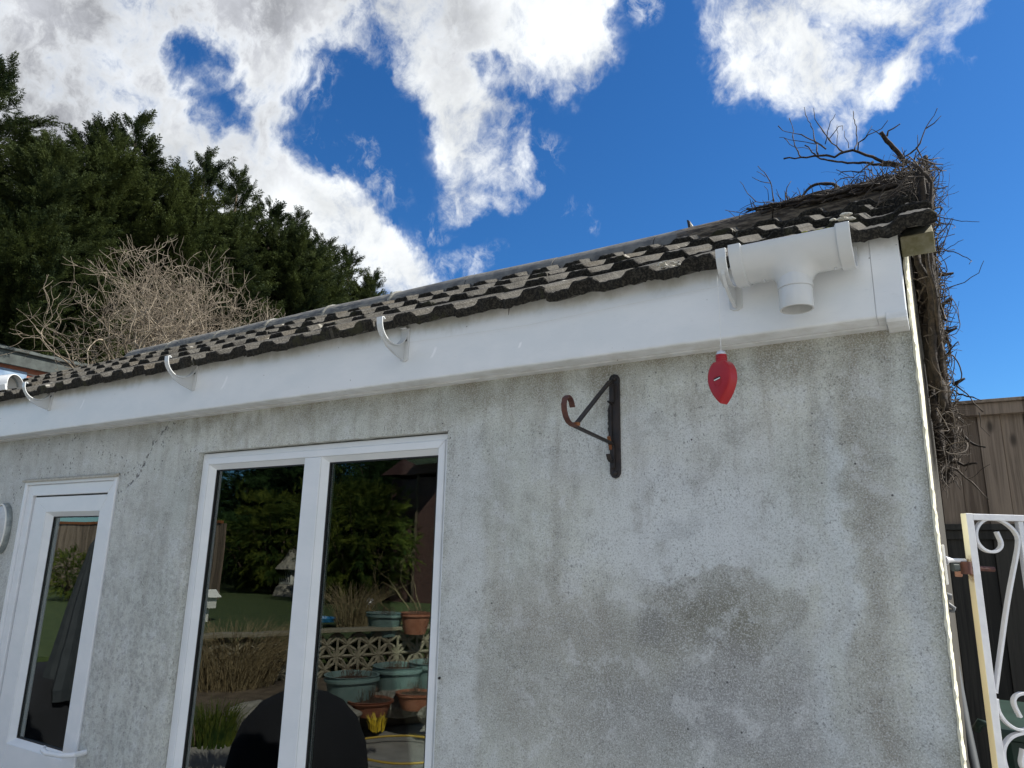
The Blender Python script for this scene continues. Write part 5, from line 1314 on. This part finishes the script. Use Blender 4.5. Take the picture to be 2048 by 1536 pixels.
def parasol():  # parasol and table are added dark shapes for the door reflection
    b_ = refl(118, 1490, y=1.75); tp = refl(104, 1075, y=1.75); t = thing('added_parasol', 'closed dark grey parasol, added to darken the door reflection', 'parasol', (b_.x, b_.y, 0)); H = tp.z
    mb = MB(); n = 24; secs = [(H, .01), (H * .97, .03), (H * .8, .075), (H * .55, .13), (H * .35, .17), (H * .30, .15)]
    for z_, r_ in secs:
        for i in range(n): a = 2 * PI * i / n; k = 1 + .25 * math.cos(a * 6); mb.v.append((r_ * k * math.cos(a) + .10 * z_ / H, r_ * k * math.sin(a), z_))
    for q in range(len(secs) - 1):
        for i in range(n): j = (i + 1) % n; mb.face([q * n + i, q * n + j, (q + 1) * n + j, (q + 1) * n + i])
    mb.build('canopy', M['darkpipe'], t); mb = MB(); mb.tube([(0, 0, 0), (.10, 0, H * .98)], .02, 8); mb.build('pole', M['greybar'], t)
    mb = MB(); mb.lathe([(0, 0), (.26, 0), (.26, .05), (.05, .10), (0, .10)], (0, 0, 0), 20); mb.build('base', M['stone'], t)
    c_ = refl(60, 1440, y=1.6); t = thing('added_table', 'low table under a dark cover, added to darken the door reflection', 'table', (c_.x - .25, c_.y - .15, 0))
    mb = MB()
    for q, (hx, hy, z_) in enumerate(((.62, .48, .02), (.55, .42, .45), (.52, .40, .70), (.3, .2, .74))):
        for i in range(24):
            a = 2 * PI * i / 24; ca, sa = math.cos(a), math.sin(a); k = 1 / max(abs(ca), abs(sa)) ** .8; mb.v.append((hx * ca * k * (1 + .04 * noise.noise((i, q, 1))), hy * sa * k * (1 + .04 * noise.noise((i, q, 5))), z_))
    for q in range(3):
        for i in range(24): j = (i + 1) % 24; mb.face([q * 24 + i, q * 24 + j, (q + 1) * 24 + j, (q + 1) * 24 + i])
    mb.face([72 + i for i in range(24)]); mb.build('cover', M['blackcloth'], t, smooth=True)
parasol()
# shrubs with leaves
def leaf_shrub(name, label, c_, R_, H, seed, mat, n=2600, size=.10, cat='shrub', layered=False):
    t = thing(name, label, cat, (c_.x, c_.y, c_.z)); g = np.random.default_rng(seed)
    u = g.normal(0, 1, (n, 3)); u /= np.linalg.norm(u, axis=1)[:, None]; rr = g.uniform(.45, 1, n) ** .5
    lum = np.array([.75 + .5 * noise.noise((a[0] * 2 + seed, a[1] * 2, a[2] * 2)) for a in u]); pos = u * (rr * lum)[:, None] * np.array([R_, R_, H / 2]) + np.array([0, 0, H / 2])
    pos[:, 2] = np.maximum(pos[:, 2], .04)
    if layered: pos[:, 2] = np.round(pos[:, 2] / .35) * .35 + g.normal(0, .05, n)
    d = u + g.normal(0, .5, (n, 3)) + np.array([0, 0, .15]); d /= np.linalg.norm(d, axis=1)[:, None]
    V, Q = place_fronds(pos, d, g.uniform(.6, 1.2, n) * size, seed); numpy_mesh('crown', V, Q, mat, t)
    mb = MB()
    for k in range(6):
        a = 2 * PI * k / 6; mb.tube([(0, 0, 0), (R_ * .3 * math.cos(a), R_ * .3 * math.sin(a), H * .4), (R_ * .6 * math.cos(a), R_ * .6 * math.sin(a), H * .75)], [.04, .025, .006], 5)
    mb.build('stems', M['bark'], t)
g1 = refl(720, 1010, y=11); leaf_shrub('conifer_shrub', 'yellow green spreading conifer, right pane of the window reflection', Vector((g1.x, g1.y, .6)), 1.7, 3.0, 31, M['greenleaf'], 2400, .34, 'shrub', True)
g1 = refl(560, 1040, y=12); leaf_shrub('conifer_shrub', 'yellow green conifer, left pane of the window reflection', Vector((g1.x, g1.y, .6)), 1.5, 2.9, 32, M['greenleaf'], 1900, .34, 'shrub', True)
g1 = refl(520, 1100, y=13.5); leaf_shrub('laurel_shrub', 'dark low shrub beyond the lawn in the window reflection', Vector((g1.x, g1.y, .6)), 2.6, 2.4, 33, M['darkleaf'], 1800, .36)
g1 = refl(470, 960, y=15); leaf_shrub('garden_tree', 'dark leafy tree filling the top of the left pane reflection', Vector((g1.x, g1.y, .6)), 3.2, 6.2, 34, M['darkleaf'], 4200, .5, 'tree')
g1 = refl(660, 940, y=15); leaf_shrub('garden_tree', 'dark leafy tree behind the yellow green conifers in the reflection', Vector((g1.x, g1.y, .6)), 3.0, 6.0, 35, M['darkleaf'], 3600, .5, 'tree')
g1 = refl(800, 1000, y=14); leaf_shrub('garden_tree', 'dark shrubby tree left of the brown shed in the reflection', Vector((g1.x, g1.y, .6)), 2.0, 4.6, 36, M['darkleaf'], 2400, .42, 'tree')
g1 = refl(150, 1160, y=7); leaf_shrub('golden_shrub', 'small orange and green shrub reflected in the door pane', Vector((g1.x, g1.y, .6)), .9, 1.2, 37, M['greenleaf'], 900, .16)
c0 = refl(835, 1215, y=7.2); bare_shrub('potted_shrub', 'leafless thin-stemmed shrub by the terracotta pot in the reflection', Vector((c0.x, c0.y, .62)), .9, 2.2, 9, M['dry'], 8, .012, 4)
# dry grass clumps, daffodils
def grass(name, label, c_, R_, H, n, seed, mat, cat='grass clump', lean=.5):
    r_ = random.Random(seed); mb = MB()
    for k in range(n):
        a = r_.uniform(0, 2 * PI); q = r_.random() ** .5 * R_ * .45; p = Vector((q * math.cos(a), q * math.sin(a), 0)); L = H * r_.uniform(.6, 1.1); a2 = a + r_.gauss(0, .5); l_ = r_.uniform(.1, lean) * L
        m1 = p + Vector((math.cos(a2) * l_ * .35, math.sin(a2) * l_ * .35, L * .6)); m2 = p + Vector((math.cos(a2) * l_, math.sin(a2) * l_, L * .9)); mb.tube([p, m1, m2], [.004, .003, .001], 3, False)
    o = mb.build(name, mat, loc=(c_.x, c_.y, c_.z)); tag(o, label, cat); return o
grass('dry_grass', 'straw-coloured dry grass clump, left pane of the window reflection', refl(460, 1370, z=.2), 1.1, .72, 900, 51, M['dry'], lean=1.1)
grass('dry_grass', 'straw-coloured dry grass clump beside the pots in the reflection', refl(705, 1255, z=.62), .5, .7, 260, 52, M['dry'], lean=1.0)
grass('daffodil_leaves', 'green strappy leaves at the bottom of the left pane reflection', refl(425, 1490, z=.2), .35, .35, 260, 53, M['greenleaf'])
grass('daffodil_flowers', 'small yellow daffodils right of the dark barbecue reflection', refl(752, 1462, z=.22), .16, .14, 50, 54, M['yellow'], 'flowers')
p = refl(800, 1500, z=.05); mb = MB(); mb.tube([p + Vector((.42 * math.cos(a) * 1.2, .42 * math.sin(a), 0.01)) for a in np.linspace(0, 2 * PI, 30)], .010, 6, False)
tag(mb.build('garden_hose', M['hose'], smooth=True), 'yellow garden hose loop low in the window reflection', 'hose')
def rocks(label, c_, n, seed, spread):
    for k in range(n):
        bm = bmesh.new(); bmesh.ops.create_icosphere(bm, subdivisions=3, radius=1); r_ = random.Random(seed + k); s_ = r_.uniform(.10, .22)
        for v in bm.verts: v.co = Vector((v.co.x * s_ * 1.3, v.co.y * s_, v.co.z * s_ * .7)) * (1 + .35 * noise.noise(v.co * 1.6 + Vector((seed + k, 0, 0))))
        me = bpy.data.meshes.new('rock'); bm.to_mesh(me); bm.free(); me.materials.append(M['stone']); o = bpy.data.objects.new('rock', me); sc.collection.objects.link(o)
        o.location = c_ + Vector((r_.uniform(-spread, spread), r_.uniform(-spread, spread), s_ * .3)); tag(o, label, 'rock', 'rockery stones')
rocks('grey rockery stone in the soil bed seen in the window reflection', refl(700, 1440, z=.2), 9, 70, .75)
# shed
def shed():
    a = refl(905, 1020, y=13.2); t = thing('garden_shed', 'dark brown boarded shed, top right of the window reflection', 'shed', (a.x, a.y, .6)); mb = MB(); H = 3.0
    W_ = 2.2
    for k in range(int(H / .14)):
        z_ = k * .14; mb.prism([(-W_ / 2 - .012, z_), (-W_ / 2, z_ + .138), (W_ / 2, z_ + .138), (W_ / 2 + .012, z_)], -W_ / 2, W_ / 2, 1)
    mb.build('wall', M['brownshed'], t)
    mb = MB(); mb.prism([(-W_ / 2 - .2, H + .02), (W_ / 2 + .2, H + .02), (0, H + .75)], -W_ / 2 - .2, W_ / 2 + .2, 1); mb.build('roof', M['brownshed'], t)
    b = refl(850, 925, y=11.5); mb = MB()
    for k in range(12): mb.tube([(k * .1, 0, 0), (k * .1, 1.4, .25)], .05, 5)
    o = mb.build('corrugated_sheet', M['roofclear'], loc=(b.x - .6, b.y - .7, b.z)); tag(o, 'pale corrugated roofing sheet above the shed in the reflection', 'roofing sheet')
    mb = MB(); mb.tube([(0, .2, -b.z + .6), (0, .2, .05)], .04, 6); mb.tube([(1.1, .2, -b.z + .6), (1.1, .2, .05)], .04, 6); mb.build('post', M['bark'], o)
shed()
# bird house and bird table
b = refl(417, 1200, y=6); t = thing('bird_house', 'small white bird house on a post, left edge of the window reflection', 'bird house', (b.x, b.y, .6)); hz_ = b.z - .6
mb = MB(); mb.box(-.10, .10, -.08, .08, hz_ - .13, hz_ + .05); mb.build('box', M['white'], t, bevel=.004)
mb = MB(); mb.prism([(-.16, hz_ + .051), (.16, hz_ + .051), (0, hz_ + .17)], -.12, .12, 1); mb.build('roof', M['white'], t); mb = MB(); mb.tube([(0, 0, 0), (0, 0, hz_ - .13)], .02, 8); mb.build('post', M['white'], t)
b = refl(580, 1190, z=.62); t = thing('stone_ornament', 'grey stone garden ornament house on the lawn in the reflection', 'ornament', (b.x, b.y, .6))
mb = MB(); mb.lathe([(0, 0), (.45, 0), (.38, .2), (.3, .28), (0, .28)], (0, 0, 0), 12); mb.build('base', M['stone'], t)
mb = MB(); mb.box(-.22, .22, -.22, .22, .28, .66); mb.build('body', M['white'], t, bevel=.02); mb = MB(); mb.lathe([(.46, .66), (.3, .85), (.1, 1.15), (0, 1.2)], (0, 0, 0), 10); mb.build('roof', M['stone'], t)
mb = MB()
for k in range(6): mb.box(-.18 + k * .065, -.15 + k * .065, .2205, .224, .34, .60)
mb.build('windows', M['black'], t)
b = refl(648, 1243, z=.68); mb = MB(); mb.lathe([(.05, 0), (.24, .02), (.26, .08), (.24, .08), (.22, .03), (.05, .02)], (0, 0, 0), 20); o = mb.build('blue_tray', M['blue'], loc=(b.x, b.y, .665)); tag(o, 'blue plastic tray behind the screen wall in the reflection', 'tray')
b = refl(738, 1210, z=.93)
bm = bmesh.new(); bmesh.ops.create_uvsphere(bm, u_segments=24, v_segments=14, radius=.09); me = bpy.data.meshes.new('gazing_ball'); bm.to_mesh(me); bm.free()
for p_ in me.polygons: p_.use_smooth = True
me.materials.append(M['silver']); o = bpy.data.objects.new('gazing_ball', me); sc.collection.objects.link(o); o.location = (b.x, b.y, .94); tag(o, 'shiny silver ball next to the pot on the screen wall', 'garden ornament')
mb = MB(); mb.tube([(0, 0, -.33), (0, 0, -.08)], .02, 8); mb.build('stand', M['greybar'], o)
# boundary fence reflected in the door
t = thing('boundary_fence', 'weathered board fence across the far end of the garden, seen in the door glass', 'fence'); mb = MB()
x = -30.0
while x < -15: mb.box(x, x + .145, -9.5, -9.47, .3, 2.35); x += .15
mb.build('boards', M['fence'], t); mb = MB(); mb.box(-30, -15, -9.52, -9.44, 2.351, 2.42); mb.build('rail', M['rust'], t)
# hedge behind everything at the garden end
t = thing('garden_hedge', 'dark hedge closing the far end of the garden in the reflection', 'hedge'); g = np.random.default_rng(91); n = 9000
pos = np.stack([g.uniform(-34, -6, n), g.uniform(-19, -17.4, n), g.uniform(.3, 4.6, n)], 1); d = g.normal(0, .6, (n, 3)) + np.array([0, .6, .2]); d /= np.linalg.norm(d, axis=1)[:, None]
V, Q = place_fronds(pos, d, g.uniform(.45, .8, n), 91); numpy_mesh('crown', V, Q, M['darkleaf'], t)
